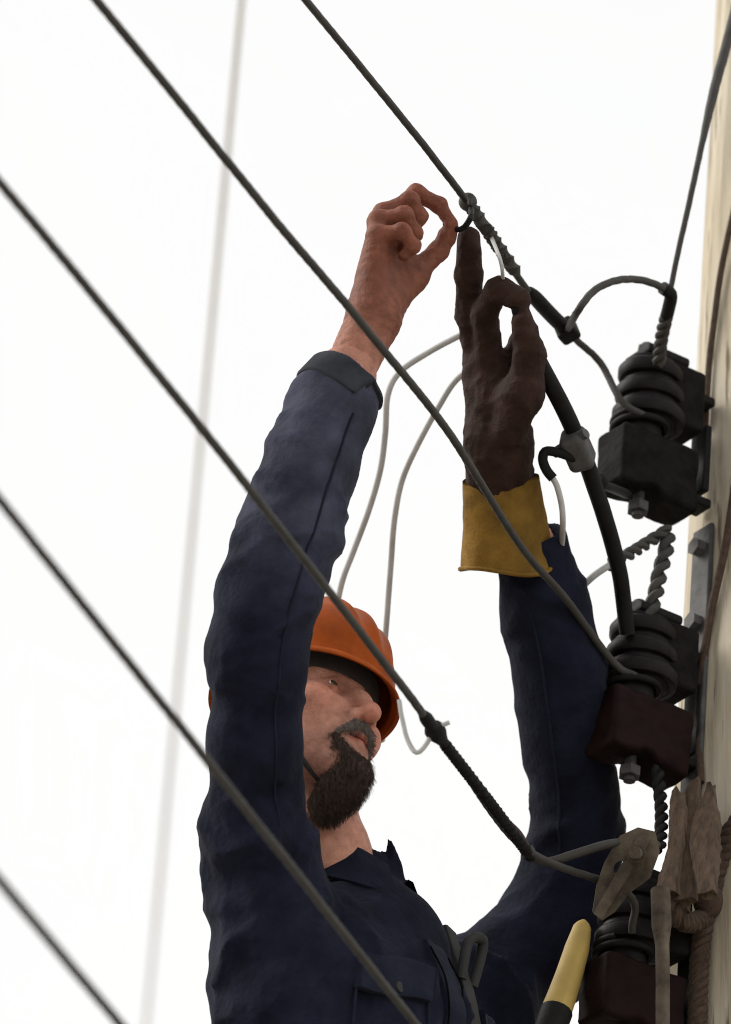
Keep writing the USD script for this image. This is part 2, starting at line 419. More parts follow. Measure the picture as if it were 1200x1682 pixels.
def insulator(k, label):
    o = INS[k]
    t = Thing('spool_insulator', o, label, 'insulator', None)
    top = bell(0.045, 0.006, 0.092); top.apply_scale([1.0, 0.9, 1.0])
    t.part('ribbed_bell', place(top.copy().apply_translation([-0.004, 0, 0]), o), 'porcelain', smooth=35)
    t.part('cap_plate', place(rbox([0.060, 0.052, 0.012], 0.004).apply_translation([0.004, 0, 0.099]), o), 'black', smooth=30)
    t.part('neck', place(trimesh.creation.cylinder(0.026, 0.04, sections=32).apply_translation([-0.016, 0, 0]), o), 'porcelain', smooth=40)
    blk = rbox([0.112, 0.056, 0.082], 0.007, 2)
    blk = trimesh.Trimesh(*trimesh.remesh.subdivide_to_size(blk.vertices, blk.faces, 0.006)); blk.merge_vertices()
    v = blk.vertices; low = np.clip(-v[:, 2] / 0.042, 0, 1); c_ = v[:, 0] / 0.059
    v[:, 2] += low * 0.010 * np.exp(-((c_ + 0.1) / 0.25) ** 2) - low * 0.004 * c_
    v += blk.vertex_normals * ((meshkit.fbm(v * 38 + k * 5, 4, 3 + k) - 0.5) * 0.006)[:, None]
    t.part('lower_block', place(blk.apply_translation([-0.001, 0, -0.055]), o), 'brownblock' if k else 'cast', smooth=50)
    t.part('bolt', place(cat(trimesh.creation.cylinder(0.007, 0.235, sections=16), trimesh.creation.cylinder(0.012, 0.010, sections=6).apply_translation([0, 0, 0.108]),
                             trimesh.creation.cylinder(0.013, 0.012, sections=6).apply_translation([0, 0, -0.106])).apply_translation([-0.012, 0, 0]), o), 'dull_steel', smooth=30)
    ang = np.linspace(0.4, 2 * np.pi * 1.6, 70)
    t.part('wire_turns', loft(np.array([loc(o, -0.016 + 0.0315 * math.cos(q), 0.0315 * math.sin(q), -0.006 + 0.0085 * q / 6.28) for q in ang]), 0.0044, 10), 'black')
    t.part('bracket_head', place(rbox([0.056, 0.054, 0.082], 0.006).apply_translation([0.031, 0, 0.053]), o), 'cast', smooth=30)
    t.part('bracket_arm', place(rbox([0.034, 0.026, 0.012], 0.003).apply_translation([0.066, 0, 0.070]), o), 'black', smooth=30)
    t.part('bracket_arm', place(rbox([0.030, 0.030, 0.012], 0.003).apply_translation([0.068, 0, -0.070]), o), 'black', smooth=30)
    t.part('bracket_arm', place(rbox([0.010, 0.030, 0.09], 0.003).apply_translation([0.074, 0, -0.010]), o), 'black', smooth=30)
    return t
insulator(0, 'black ribbed porcelain insulator highest of those on the pole, below the arched jumper wire')
insulator(1, 'black insulator with brown lower block on the pole beside the gloved arm sleeve')
insulator(2, 'dark insulator low on the pole under the pale clamp, cut by the bottom edge')

# flat steel back strap that carries the insulators
bt = Thing('insulator_bracket', INS[1] + E1 * STAND, 'grey steel backing strap fixed up the pole behind the insulators', 'bracket')
zc = np.linspace(-0.62, 0.46, 2)
bt.part('back_strap', place(rbox([0.007, 0.036, 0.42], 0.003).apply_translation([STAND - 0.003, 0.0, 0.04]), INS[1]), 'dull_steel', smooth=30)
for dz in (-0.13, 0.12, 0.22):
    h = trimesh.creation.cylinder(0.011, 0.012, sections=6); h.apply_transform(trimesh.transformations.rotation_matrix(math.pi / 2, [0, 1, 0]))
    bt.part('bolt_head', place(h.apply_translation([STAND - 0.012, 0, dz]), INS[1]), 'dull_steel', smooth=30)

# ------------------------------------------------------------------ the overhead conductors
def conductor(pix, z, r, label, k, tail=None):
    P = [Cz(x, y, z) for x, y in pix]
    d = unit(P[0] - P[1])
    ctrl = P + ([np.asarray(q) for q in tail] if tail else [])
    S = wiggle(spline(ctrl, 0.007), 0.0014, 6.0, 20 + k)
    far = [S[0] + d * q for q in (12.0, 6.0, 3.0, 1.5, 0.8, 0.4)]
    t = Thing('power_line', P[-1], label, 'power line')
    t.part('strand', loft(np.vstack([far, S]), r, 14, 7, 45.0, 0.16), 'wire', smooth=60)
    return P
def wrap(o, r, zz, turns=2.2):
    a = np.linspace(0, 2 * np.pi * turns, 60)
    return [loc(o, -0.016 + r * math.cos(q), r * math.sin(q), zz + 0.004 * q / 6.28) for q in a]

ZW = [loc(o, -0.016, 0, 0)[2] for o in INS]
g1 = loc(INS[0], -0.030, -0.028, 0.000); g2 = loc(INS[1], -0.030, -0.028, 0.000)
W1 = conductor([(515, 15), (640, 168), (770, 335), (868, 478), (940, 552), (985, 595)], ZW[0] + 0.07, 0.0043, 'overhead wire nearest the pole top, the one the bare hand is tying', 0, [loc(INS[0], -0.058, -0.020, 0.012), g1])
W2 = conductor([(170, 15), (420, 322), (600, 540), (740, 715), (850, 890), (930, 985)], ZW[1] + 0.05, 0.0046, 'overhead wire crossing in front of the bare wrist and the yellow glove cuff', 1, [loc(INS[1], -0.058, -0.020, 0.012), g2])
W3 = conductor([(0, 300), (215, 560), (430, 830), (640, 1100), (745, 1240), (860, 1392)], ZW[2] + 0.03, 0.0046, 'overhead wire crossing the raised sleeve and the orange hard hat', 2, [loc(INS[2], -0.06, -0.06, 0.04), loc(INS[2], -0.03, -0.034, 0.01)])
z4 = ZW[2] - 0.36
W4 = conductor([(0, 822), (350, 1262), (520, 1475), (690, 1690), (850, 1895)], z4, 0.0044, 'overhead wire crossing the jacket shoulder and chest', 3)
W5 = conductor([(0, 1448), (110, 1578), (200, 1685), (420, 1955), (720, 2310)], z4 - 0.42, 0.0044, 'overhead wire crossing only the bottom left corner', 4)

# taped / spliced stretches that look darker and thicker
t = Thing('splice_sleeve', Cz(900, 512, ZW[0] + 0.07), 'black splice sleeve on the wire where the arched jumper joins', 'splice sleeve')
s_ = spline([Cz(868, 478, ZW[0] + 0.07), Cz(905, 518, ZW[0] + 0.07), Cz(934, 546, ZW[0] + 0.07)], 0.004)
u_ = np.linspace(0, 1, len(s_)); t.part('sleeve', loft(s_, 0.0088 * (1 - 0.35 * np.abs(2 * u_ - 1) ** 6), 16), 'black')
c_ = Cz(931, 543, ZW[0] + 0.07)
t.part('clamp', align(rbox([0.024, 0.026, 0.022], 0.005).apply_translation([0, 0, 0]), c_, Cz(960, 575, ZW[0] + 0.07)), 'black', smooth=30)

t = Thing('splice_sleeve', Cz(790, 362, ZW[0] + 0.07), 'dark bound joint on the wire at the gloved fingertip beside the bare hand', 'splice sleeve')
s_ = spline([Cz(768, 332, ZW[0] + 0.07), Cz(800, 378, ZW[0] + 0.07), Cz(846, 446, ZW[0] + 0.07)], 0.003)
t.part('binding', strands(s_, 0.0046, 90, 3, 0.0042), 'wire')
t.part('knot', trimesh.creation.icosphere(2, 0.0105).apply_scale([1, 0.8, 1.1]).apply_translation(s_[0]), 'wire')
t.part('wire_end', loft(spline([s_[2], C(772, 322, 0.18)], 0.004), 0.003, 8), 'wire')
t.part('held_end', loft(wiggle(spline([s_[3], C(773, 356, .205), C(762, 374, .205), C(750, 377, .208), C(736, 370, .213), C(728, 372, .214)], .003), .0006, 30, 2), .0034, 8), 'black')
t.part('loose_tail', loft(spline([Cz(806, 388, ZW[0] + 0.07), C(822, 430, 0.22), C(826, 462, 0.235)], 0.004), 0.0022, 8), 'pale_wire')

t = Thing('line_connector', Cz(712, 1197, ZW[2] + 0.03), 'small dark connector with a hooked tail on the wire right of the hard hat', 'connector')
q = Cz(712, 1197, ZW[2] + 0.03); q2 = Cz(730, 1222, ZW[2] + 0.03); qm = Cz(694, 1172, ZW[2] + 0.03)
t.part('body', loft(spline([qm, q, q2], 0.003), np.interp(np.linspace(0, 1, len(spline([qm, q, q2], 0.003))), [0, .15, .4, .5, .62, .8, 1], [.005, .0075, .007, .0115, .011, .0075, .005]), 14), 'black')
wq = float((q - CAM) @ FW - DIST)
t.part('hooked_tail', loft(wiggle(spline([q, C(700, 1222, wq), C(684, 1236, wq), C(670, 1216, wq + .01), C(660, 1180, wq + .02), C(655, 1150, wq + .03)], 0.004), 0.0006, 30, 4), 0.0026, 8), 'pale_wire')
t.part('stub', loft(spline([q, C(738, 1186, wq)], 0.004), 0.0025, 8), 'pale_wire')
t = Thing('preformed_grip', Cz(800, 1315, ZW[2] + 0.03), 'dark wrapped grip on the wire running into the elbow of the sleeve', 'wire grip')
s_ = spline([Cz(730, 1222, ZW[2] + 0.03), Cz(795, 1306, ZW[2] + 0.03), Cz(872, 1408, ZW[2] + 0.03)], 0.003)
t.part('wrap', strands(s_, 0.0036, 60, 4, 0.0034), 'black')
t.part('ridge', loft(spline([Cz(826, 1345, ZW[2] + 0.033), Cz(850, 1368, ZW[2] + 0.033), Cz(866, 1395, ZW[2] + 0.033)], 0.003), 0.0042, 10), 'rope')

# ------------------------------------------------------------------ jumpers and tails near the pole
c0 = c_
t = Thing('jumper_wire', c0, 'dark wire arching from the splice sleeve over to the top insulator', 'jumper wire')
t.part('arch', loft(spline([c0, C(948, 512, .38), C(975, 478, .40), C(1012, 461, .43), C(1050, 460, .47), C(1082, 470, .50), C(1099, 482, .52)], 0.004), 0.0046, 12, 7, 45, 0.14), 'wire')
t.part('bend', loft(spline([C(1088, 473, .51), C(1101, 484, .52), C(1098, 505, .53), C(1092, 528, .54)], 0.004), 0.0078, 12), 'black')
t.part('twisted_drop', strands(spline([C(1094, 520, .535), C(1086, 555, .55), C(1082, 598, .565)], 0.003), 0.0044, 30, 3, 0.0042), 'wire')
t = Thing('service_wire', C(1100, 478, .52), 'thin dark wire rising from the jumper to the top of the pole', 'wire')
s_ = spline([C(1100, 480, .52), C(1112, 420, .53), C(1132, 330, .55), C(1150, 250, .58), C(1172, 150, .64), C(1194, 70, .70), C(1216, -20, .78), C(1240, -140, .9)], 0.006)
t.part('strand', loft(wiggle(s_, .001, 9, 5), np.interp(np.linspace(0, 1, len(s_)), [0, .3, .42, .75, 1], [.0034, .0040, .0062, .0068, .0060]), 10, 5, 40, .15), 'wire')

t = Thing('tap_cable', C(960, 760, .33), 'thick black cable hanging from the gloved hand down to the middle insulator', 'cable')
s_ = spline([C(846, 505, .222), C(860, 545, .234), C(882, 590, .25), C(925, 672, .28), C(958, 748, .31), (C(984, 822, .33)), C(1004, 890, .35), C(1018, 950, .37), C(1026, 1005, .385), C(1030, 1040, .39)], 0.005)
t.part('sheath', loft(wiggle(s_, .0012, 12, 8), np.interp(np.linspace(0, 1, len(s_)), [0, .1, .16, .45, 1], [.0052, .0075, .0098, .0098, .0090]), 14), 'black')
t = Thing('cable_clamp', C(940, 735, .29), 'grey clamp with short wire tails gripping the thick black cable', 'clamp')
t.part('body', align(rbox([.030, .034, .046], .008).apply_translation([0, 0, 0]), C(948, 738, .298), C(970, 788, .318)), 'dull_steel', smooth=30)
t.part('bolt', align(trimesh.creation.cylinder(.006, .05, sections=12), C(936, 728, .29), C(955, 716, .28)), 'dull_steel', smooth=30)
t.part('tail', loft(spline([C(950, 756, .295), C(930, 748, .285), C(910, 742, .28), C(895, 742, .278), C(891, 755, .278), C(897, 772, .28), C(908, 786, .28)], .003), .0056, 10), 'black')
t.part('thin_tail', loft(spline([C(906, 784, .28), C(914, 798, .285), C(922, 830, .29), C(924, 862, .30), C(922, 900, .34)], .004), .0034, 10), 'pale_wire')
t = Thing('link_wire', C(1000, 800, .36), 'short black link from the thick cable to the bottom of the top insulator', 'wire')
t.part('strand', loft(spline([C(968, 772, .315), C(990, 795, .34), C(1008, 803, .40), C(1030, 812, .50)], .004), .0056, 12), 'black')
t.part('lug', trimesh.creation.icosphere(2, .011).apply_translation(C(984, 792, .335)), 'black')

t = Thing('twisted_tie_wire', C(1096, 872, .50), 'twisted dark tie wire bent above the middle insulator', 'tie wire')
t.part('drop', strands(wiggle(spline([C(1096, 874, .50), C(1090, 905, .48), C(1084, 945, .46), C(1078, 975, .44), C(1070, 1012, .42)], .003), .004, 22, 3), .0048, 24, 2, .0052), 'wire')
t.part('branch', strands(spline([C(1097, 870, .50), C(1062, 892, .47), C(1030, 912, .43), C(1000, 928, .41)], .003), .0040, 26, 2, .0042), 'wire')
t.part('thin_end', loft(spline([C(1002, 927, .41), C(972, 948, .40), C(950, 972, .40), C(940, 1000, .40)], .004), .0042, 10), 'pale_wire')

# pale thin wires hanging between the two arms
t = Thing('loop_wire', C(640, 640, .42), 'pale thin wire looping from the glove down to the top of the hard hat', 'wire')
t.part('strand', loft(wiggle(spline([C(800, 530, .40), C(752, 552, .41), C(700, 580, .42), C(655, 612, .42), C(636, 650, .42), C(632, 710, .43), C(624, 770, .44), C(604, 840, .45), C(580, 905, .46), C(560, 960, .46), C(545, 1040, .46)], .005), .001, 7, 6), .0036, 10), 'pale_wire')
t = Thing('loop_wire', C(680, 740, .42), 'fainter pale wire curving behind the glove down past the hard hat', 'wire')
t.part('strand', loft(wiggle(spline([C(800, 590, .40), C(752, 622, .42), C(720, 668, .43), C(686, 730, .44), C(660, 790, .45), C(648, 850, .45), C(642, 920, .46), C(636, 1000, .46), C(630, 1090, .47), C(628, 1200, .47)], .005), .001, 7, 16), .0036, 10), 'pale_wire')

# far overhead cable, out of focus behind everything
za = C(240, 1682, 6.5)[2]
A_, B_ = C(240, 1682, 6.5), Cz(395, 20, C(240, 1682, 6.5)[2])
t = Thing('distant_cable', A_, 'faint pale cable far behind, running up the left of the view', 'cable')
dv = (B_ - A_)
t.part('strand', loft(np.array([A_ - dv * 4, A_ - dv, A_, A_ + dv * .25, A_ + dv * .5, A_ + dv * .75, B_, B_ + dv * 1.2]), .0056, 10), 'far_wire')

# ------------------------------------------------------------------ hardware low on the pole
t = Thing('dead_end_clamp', C(1015, 1440, .16), 'pale weathered clamp with a dark hole above the lowest insulator', 'clamp')
from shapely.geometry import Polygon, Point
pl = Polygon([(-.052, -.058), (-.040, -.070), (-.022, -.058), (.000, -.030), (.030, -.008), (.044, .030), (.038, .058), (.014, .064), (-.012, .052), (-.034, .014), (-.046, -.020)]).buffer(.004).buffer(-.002)
pl = pl.difference(Point(-.010, .004).buffer(.0125))
jaw = trimesh.creation.extrude_polygon(pl, .022); jaw.apply_translation([0, 0, -.011])
jx = RX; jy = unit(UP * 0.95 + FW * .1); jz = np.cross(jx, jy)
t.part('jaw', frame_mesh(jaw.copy().apply_scale(.74), C(1032, 1432, .135), jx, jy, jz), 'rusty', smooth=25)
rib = trimesh.creation.extrude_polygon(Polygon([(-.048, -.060), (-.040, -.066), (.032, .050), (.020, .056)]).buffer(.003), .012)
t.part('rib', frame_mesh(rib.copy().apply_scale(.74), C(1030, 1433, .128), jx, jy, jz), 'rusty', smooth=25)
t.part('bolt', align(trimesh.creation.cylinder(.007, .09, sections=14), C(1046, 1402, .12), C(1060, 1410, .26)), 'rusty', smooth=30)
t.part('nut', align(trimesh.creation.cylinder(.012, .012, sections=6), C(1044, 1402, .118), C(1060, 1410, .26)), 'rusty', smooth=30)
t = Thing('wire_bail', C(1000, 1390, .14), 'dark thin wire bail curving from the sleeve elbow to the pale clamp', 'wire')
t.part('strand', loft(spline([C(868, 1392, .12), C(880, 1410, .115), C(902, 1415, .115), C(945, 1402, .12), C(1000, 1386, .13), C(1045, 1384, .15), C(1078, 1388, .2)], .004), .0050, 12), 'wire')
t = Thing('hanging_tie', C(1085, 1330, .3), 'thin black tie hanging from the middle insulator block', 'tie wire')
t.part('strand', strands(spline([C(1078, 1262, .34), C(1084, 1310, .31), C(1086, 1350, .28), C(1082, 1395, .24)], .003), .0038, 30, 2, .0044), 'black')
t = Thing('ground_rod', C(1085, 1580, .12), 'thin grey rod in front of the lowest insulator', 'steel rod')
s_ = spline([C(1084, 1462, .15), C(1086, 1520, .125), C(1088, 1600, .09), C(1088, 1690, .05), C(1090, 1900, -.05)], .006)
t.part('rod', loft(s_, np.interp(np.linspace(0, 1, len(s_)), [0, .12, .2, 1], [.011, .0115, .008, .008]), 14), 'rusty')

t = Thing('wooden_cleat', C(1118, 1400, .26), 'split and frayed wooden cleat lashed to the left side of the pole', 'cleat')
rng = np.random.default_rng(4)
def splinter(a, b, r0, r1, seed):
    rg = np.random.default_rng(seed); z = unit(b - a); x = unit(np.cross(z, [0.3, 0.8, 0.1])); y = np.cross(z, x); L = np.linalg.norm(b - a)
    n = 26; sec = np.array([(-1, -.5), (-.55, -.62), (.2, -.5), (1, -.35), (.9, .45), (.1, .6), (-.8, .5)]); V = []
    for i in range(n):
        u = i / (n - 1); w = r0 * (1 + .25 * math.sin(u * 5 + seed)) * (1 if u < .7 else 1 - .55 * (u - .7) / .3)
        c = a + z * L * u + x * .004 * math.sin(u * 4 + seed)
        jag = (rg.random(7) - .5) * (.10 * L if i == n - 1 else .05 * L if i == 0 else 0)
        q = sec * w * (1 + .16 * (rg.random((7, 1)) - .5))
        V += [c + x * q[k, 0] * 1.25 + y * q[k, 1] + z * jag[k] for k in range(7)]
    V = np.array(V); V = np.vstack([V, [a + z * .004, b - z * .012]]); F = []
    for i in range(n - 1):
        for k in range(7):
            p, q = i * 7 + k, i * 7 + (k + 1) % 7; F += [[p, q, q + 7], [p, q + 7, p + 7]]
    for k in range(7): F += [[n * 7, (k + 1) % 7, k], [n * 7 + 1, (n - 1) * 7 + k, (n - 1) * 7 + (k + 1) % 7]]
    mm = trimesh.Trimesh(V, F, process=False)
    if mm.volume < 0: mm.invert()
    return mm
for i, (x0, y0, x1, y1, w0, w1, r0, r1) in enumerate([(1098, 1470, 1112, 1300, .185, .30, .010, .004), (1122, 1482, 1128, 1318, .185, .30, .012, .005), (1112, 1500, 1146, 1282, .19, .32, .010, .005), (1156, 1470, 1168, 1290, .17, .30, .011, .004)]):
    t.part('splinter', splinter(C(x0, y0, w0), C(x1, y1, w1), r0, r1, 40 + i), 'splint', smooth=28)
t = Thing('rope', C(1160, 1440, .16), 'dark brown rope tied in a vee around the pole beside the wooden cleat', 'rope')
def on_pole(px, py, lift=.004):
    """Where the pixel's ray meets the pole's surface, lifted a little off it."""
    d = unit(C(px, py, 0) - CAM); o = CAM - P0
    dp, op = d - PAX * (d @ PAX), o - PAX * (o @ PAX)
    R = POLE_R * (1 + .012 * .2) + lift
    a, b, c = dp @ dp, 2 * dp @ op, op @ op - R * R
    q = b * b - 4 * a * c
    return CAM + d * ((-b - math.sqrt(max(q, 0))) / (2 * a))
t.part('strand', strands(spline([on_pole(1230, 1330, .006), on_pole(1198, 1372, .006), on_pole(1178, 1420, .006), on_pole(1165, 1470, .008), on_pole(1152, 1510, .012), C(1118, 1510, .20), C(1095, 1470, .20)], .003), .0065, 30, 3, .0065), 'rope')
t.part('strand', strands(spline([on_pole(1172, 1450, .008), on_pole(1160, 1490, .010), on_pole(1150, 1560, .010), on_pole(1146, 1640, .010), on_pole(1144, 1800, .010)], .003), .006, 30, 3, .006), 'rope')
t.part('knot', trimesh.creation.icosphere(3, .017).apply_scale([1, 1, 1.4]).apply_translation(on_pole(1162, 1478, .010)), 'rope')
t = Thing('pole_cable', on_pole(1165, 1020), 'thin dark cable running slanted down the pole face beside the middle insulator', 'cable')
t.part('strand', loft(spline([on_pole(x, y, .004) for x, y in ((1206, 800), (1194, 880), (1184, 930), (1168, 1000), (1158, 1060), (1148, 1130))], .004), .0048, 10), 'rope')
t.part('crack_strand', loft(spline([on_pole(x, y, .0035) for x, y in ((1216, 300), (1196, 385), (1182, 455), (1172, 530), (1164, 600), (1158, 700))], .004), .0040, 10), 'rope')  # added strand, drawn in place of a dark crack in the wood
t.part('lower_strand', loft(spline([on_pole(x, y, .004) for x, y in ((1148, 1130), (1146, 1200), (1150, 1285))], .004), .0048, 10), 'rope')
t = Thing('yellow_hose', C(935, 1590, .2), 'yellow insulating sleeve slanting beside the lowest insulator', 'insulating sleeve')
s_ = spline([C(958, 1512, .23), C(945, 1565, .20), C(925, 1630, .165), C(911, 1668, .145)], .005)
t.part('sleeve', loft(wiggle(s_, .001, 10, 2), np.interp(np.linspace(0, 1, len(s_)), [0, .06, .3, 1], [.003, .010, .0140, .0175]), 18), 'yellow')
t.part('end_cap', loft(spline([C(914, 1660, .148), C(903, 1692, .13), C(880, 1770, .08)], .005), .0182, 16), 'black')

# ------------------------------------------------------------------ the lineman
SR, SL = C(440, 1430, 0.03), C(712, 1612, 0.28)            # shoulder joints
MID = (SR + SL) / 2
LB = SL - SR; LB[2] = 0; LB = unit(LB); FB = np.cross(LB, [0, 0, 1]); ZB = np.array([0, 0, 1.0])
def body(x, y, z): return MID + FB * x + LB * y + ZB * z
BR = np.stack([FB, LB, ZB], 1)

# head pose
YAW, HP, ROLL = math.radians(51), math.radians(8), math.radians(12)
HEAD = C(485, 1196, 0.225)
hf = np.array([math.cos(HP) * math.sin(YAW), -math.cos(HP) * math.cos(YAW), math.sin(HP)])
hl = unit(np.cross([0, 0, 1], hf)); hu = np.cross(hf, hl)
hl, hu = hl * math.cos(ROLL) - hu * math.sin(ROLL), hu * math.cos(ROLL) + hl * math.sin(ROLL)
HR = np.stack([hf, hl, hu], 1) * 0.96
def head(p): return HEAD + np.asarray(p, float) @ HR.T

FOOT = np.array([pole_at(3.5)[0] - 0.40, pole_at(3.5)[1] - 0.1, 3.42])
man = Thing('person', FOOT, 'lineman in navy work jacket and orange hard hat reaching up to wires with both arms', 'person')

def sdf_head():
    s = SDF((-.125, -.11, -.29), (.15, .11, .14), .0020)
    s.ell((-.008, 0, .032), (.098, .077, .088), k=.01)
    s.ell((.030, 0, -.030), (.064, .064, .088), k=.03)
    for y in (-1, 1):
        s.chain([((-.002, y * .058, -.050), .016), ((.020, y * .052, -.078), .017), ((.070, y * .016, -.106), .017)], .03)
        s.ell((.064, y * .043, -.026), (.022, .022, .018), k=.025)
        s.cone((.078, y * .010, .020), (.070, y * .042, .020), .0105, .010, .016)
    s.ell((.080, 0, -.108), (.017, .021, .016), k=.022)
    for y in (-1, 1): s.ell((.096, y * .031, -.001), (.016, .017, .0115), k=.016, op='sub')
    s.chain([((.086, 0, .012), .0085), ((.101, 0, -.014), .0085), ((.115, 0, -.038), .0105)], .012)
    s.ell((.114, 0, -.042), (.012, .012, .0095), k=.007)
    for y in (-1, 1):
        s.ell((.101, y * .0125, -.044), (.010, .0075, .0075), k=.006)
        s.ell((.107, y * .007, -.0525), (.0048, .0036, .005), k=.002, op='sub')
    s.ell((.083, 0, -.070), (.016, .026, .022), k=.022)
    s.chain([((.088, -.022, -.0725), .0035), ((.0975, -.008, -.0665), .0050), ((.0985, 0, -.0675), .0048), ((.0975, .008, -.0665), .0050), ((.088, .022, -.0725), .0035)], .006)
    s.chain([((.088, -.019, -.0765), .0035), ((.0965, 0, -.0815), .0062), ((.088, .019, -.0765), .0035)], .006)
    s.chain([((.094, -.020, -.0742), .0013), ((.104, 0, -.0740), .0016), ((.094, .020, -.0742), .0013)], .001) if False else None
    s.ell((.101, 0, -.0742), (.010, .019, .0016), k=.003, op='sub')
    s.ell((.100, 0, -.058), (.006, .003, .008), k=.004, op='sub')
    for y in (-1, 1):                                       # eyelids
        s.chain([((.078, y * .018, -.001), .003), ((.0865, y * .031, .0055), .0030), ((.076, y * .045, -.002), .003)], .004)
        s.chain([((.078, y * .018, -.003), .003), ((.0855, y * .031, -.0075), .0032), ((.076, y * .045, -.003), .003)], .004)
        R = np.stack([unit([.94, y * .34, 0]), unit([-y * .34, .94, 0]), [0, 0, 1.0]], 1)
        s.ell((-.012, y * .080, -.008), (.021, .0075, .032), R, k=.008)
        s.ell((-.010, y * .0875, -.003), (.011, .005, .018), R, k=.004, op='sub')
        s.ell((-.010, y * .079, -.036), (.009, .006, .010), R, k=.006)
    nb = (body(-.010, -.005, .0) - HEAD) @ HR / .96 ** 2
    s.chain([((-.030, 0, -.04), .056), ((-.022, 0, -.085), .053), (tuple((nb + np.array([-.022, 0, -.085])) / 2 + [0.012, 0, 0]), .054), (tuple(nb), .062)], .03)
    s.ell((.030, 0, -.145), (.012, .011, .014), k=.02)
    s.displace(lambda p: .0012 * (meshkit.fbm(p * 90, 3, 3) - .5))
    m = s.mesh()
    taubin(m, 3)
    m.vertices = head(m.vertices)
    return m

# right arm (bare hand), along the sleeve: pixel centre, depth, sleeve radius
RARM = [(432, 1450, .03, .050), (419, 1340, .02, .0445), (418, 1220, .0, .0445), (424, 1080, -.01, .0455), (443, 965, -.005, .049), (475, 868, .015, .047), (512, 762, .045, .043), (546, 672, .075, .040), (571, 612, .095, .0345)]
RW = [C(592, 570, .112), C(612, 528, .128)]                # wrist
# left arm (gloved hand)
LARM = [(725, 1700, .30, .078), (795, 1655, .34, .066), (868, 1580, .385, .060), (922, 1490, .42, .052), (946, 1395, .42, .046), (942, 1300, .41, .043), (931, 1200, .395, .045), (918, 1100, .385, .046), (898, 1005, .375, .044), (871, 896, .354, .0430)]
LW = [C(834, 822, .350), C(818, 745, .305)]

def right_hand(s, o=0.0):
    W = RW[1]
    mc = {'i': C(643, 356, .215), 'm': C(630, 352, .192), 'r': C(622, 364, .168), 'p': C(620, 388, .146)}
    cm = {'i': C(626, 492, .160), 'm': C(619, 490, .150), 'r': C(613, 494, .138), 'p': C(609, 502, .126)}
    for q in 'imrp': s.cone(cm[q], mc[q], .0165 + o, .0125 + o, .012)
    s.cone(RW[0], W, .0265 + o, .026 + o, .02); s.cone(W, C(622, 440, .165), .026 + o, .0185 + o, .02)
    f = {'i': [(684, 318, .222, .0098), (721, 338, .222, .0086), (740, 366, .214, .0070)],
         'm': [(672, 330, .192, .0100), (688, 356, .194, .0088), (678, 378, .190, .0076)],
         'r': [(664, 354, .162, .0096), (680, 384, .166, .0086), (668, 404, .163, .0076)],
         'p': [(660, 380, .138, .0086), (678, 404, .142, .0078), (664, 420, .142, .0068)]}
    for q in 'imrp':
        pr = (mc[q], .0112 + o)
        for i, (x, y, w, r) in enumerate(f[q]):
            nx = (C(x, y, w), r + o); s.cone(pr[0], nx[0], pr[1], nx[1], .004)
            s.ell(pr[0], np.full(3, pr[1] + .0008), k=.004)
            pr = nx
    # thumb
    th = [(632, 498, .158, .0165), (676, 452, .195, .0150), (720, 413, .214, .0108), (734, 388, .214, .0092), (741, 376, .213, .0078)]
    P = [(C(x, y, w), r + o) for x, y, w, r in th]
    s.cone(C(626, 520, .145), P[1][0], .019 + o, .0165 + o, .016)
    s.cone(C(640, 400, .185), P[1][0], .012, .013, .022)
    s.chain(P, .006)
    return s

def left_hand(s, o=0.0):
    W = LW[1]
    mc = {'i': C(787, 596, .305), 'm': C(802, 592, .292), 'r': C(832, 612, .312), 'p': C(838, 616, .336)}
    cm = {'i': C(800, 716, .298), 'm': C(812, 712, .290), 'r': C(826, 714, .300), 'p': C(836, 722, .312)}
    s.cone(LW[0], W, .027 + o, .027 + o, .02)
    for q in 'imrp': s.cone(cm[q], mc[q], .0195 + o, .0165 + o, .014); s.cone(W, cm[q], .024 + o, .0195 + o, .012)
    f = {'i': [(772, 520, .290, .0122), (769, 452, .262, .0110), (770, 392, .232, .0094)],
         'm': [(795, 512, .262, .0108), (818, 474, .240, .0098), (852, 492, .228, .0092)],
         'r': [(858, 560, .300, .0110), (876, 585, .272, .0100), (870, 612, .255, .0092)],
         'p': [(858, 590, .312, .0104), (874, 620, .280, .0096), (868, 646, .268, .0086)]}
    for q in 'imrp':
        pr = (mc[q], .0135 + o)
        for i, (x, y, w, r) in enumerate(f[q]):
            nx = (C(x, y, w), r + o); s.cone(pr[0], nx[0], pr[1], nx[1], .005)
            pr = nx
    th = [(834, 706, .270, .018), (860, 640, .250, .0165), (870, 582, .238, .0130), (858, 528, .226, .0100)]
    s.chain([(C(x, y, w), r + o) for x, y, w, r in th], .008)
    s.cone(C(822, 650, .285), C(856, 650, .255), .018 + o, .015 + o, .02)
    return s

def box_of(P, pad): P = np.asarray(P); return P.min(0) - pad, P.max(0) + pad

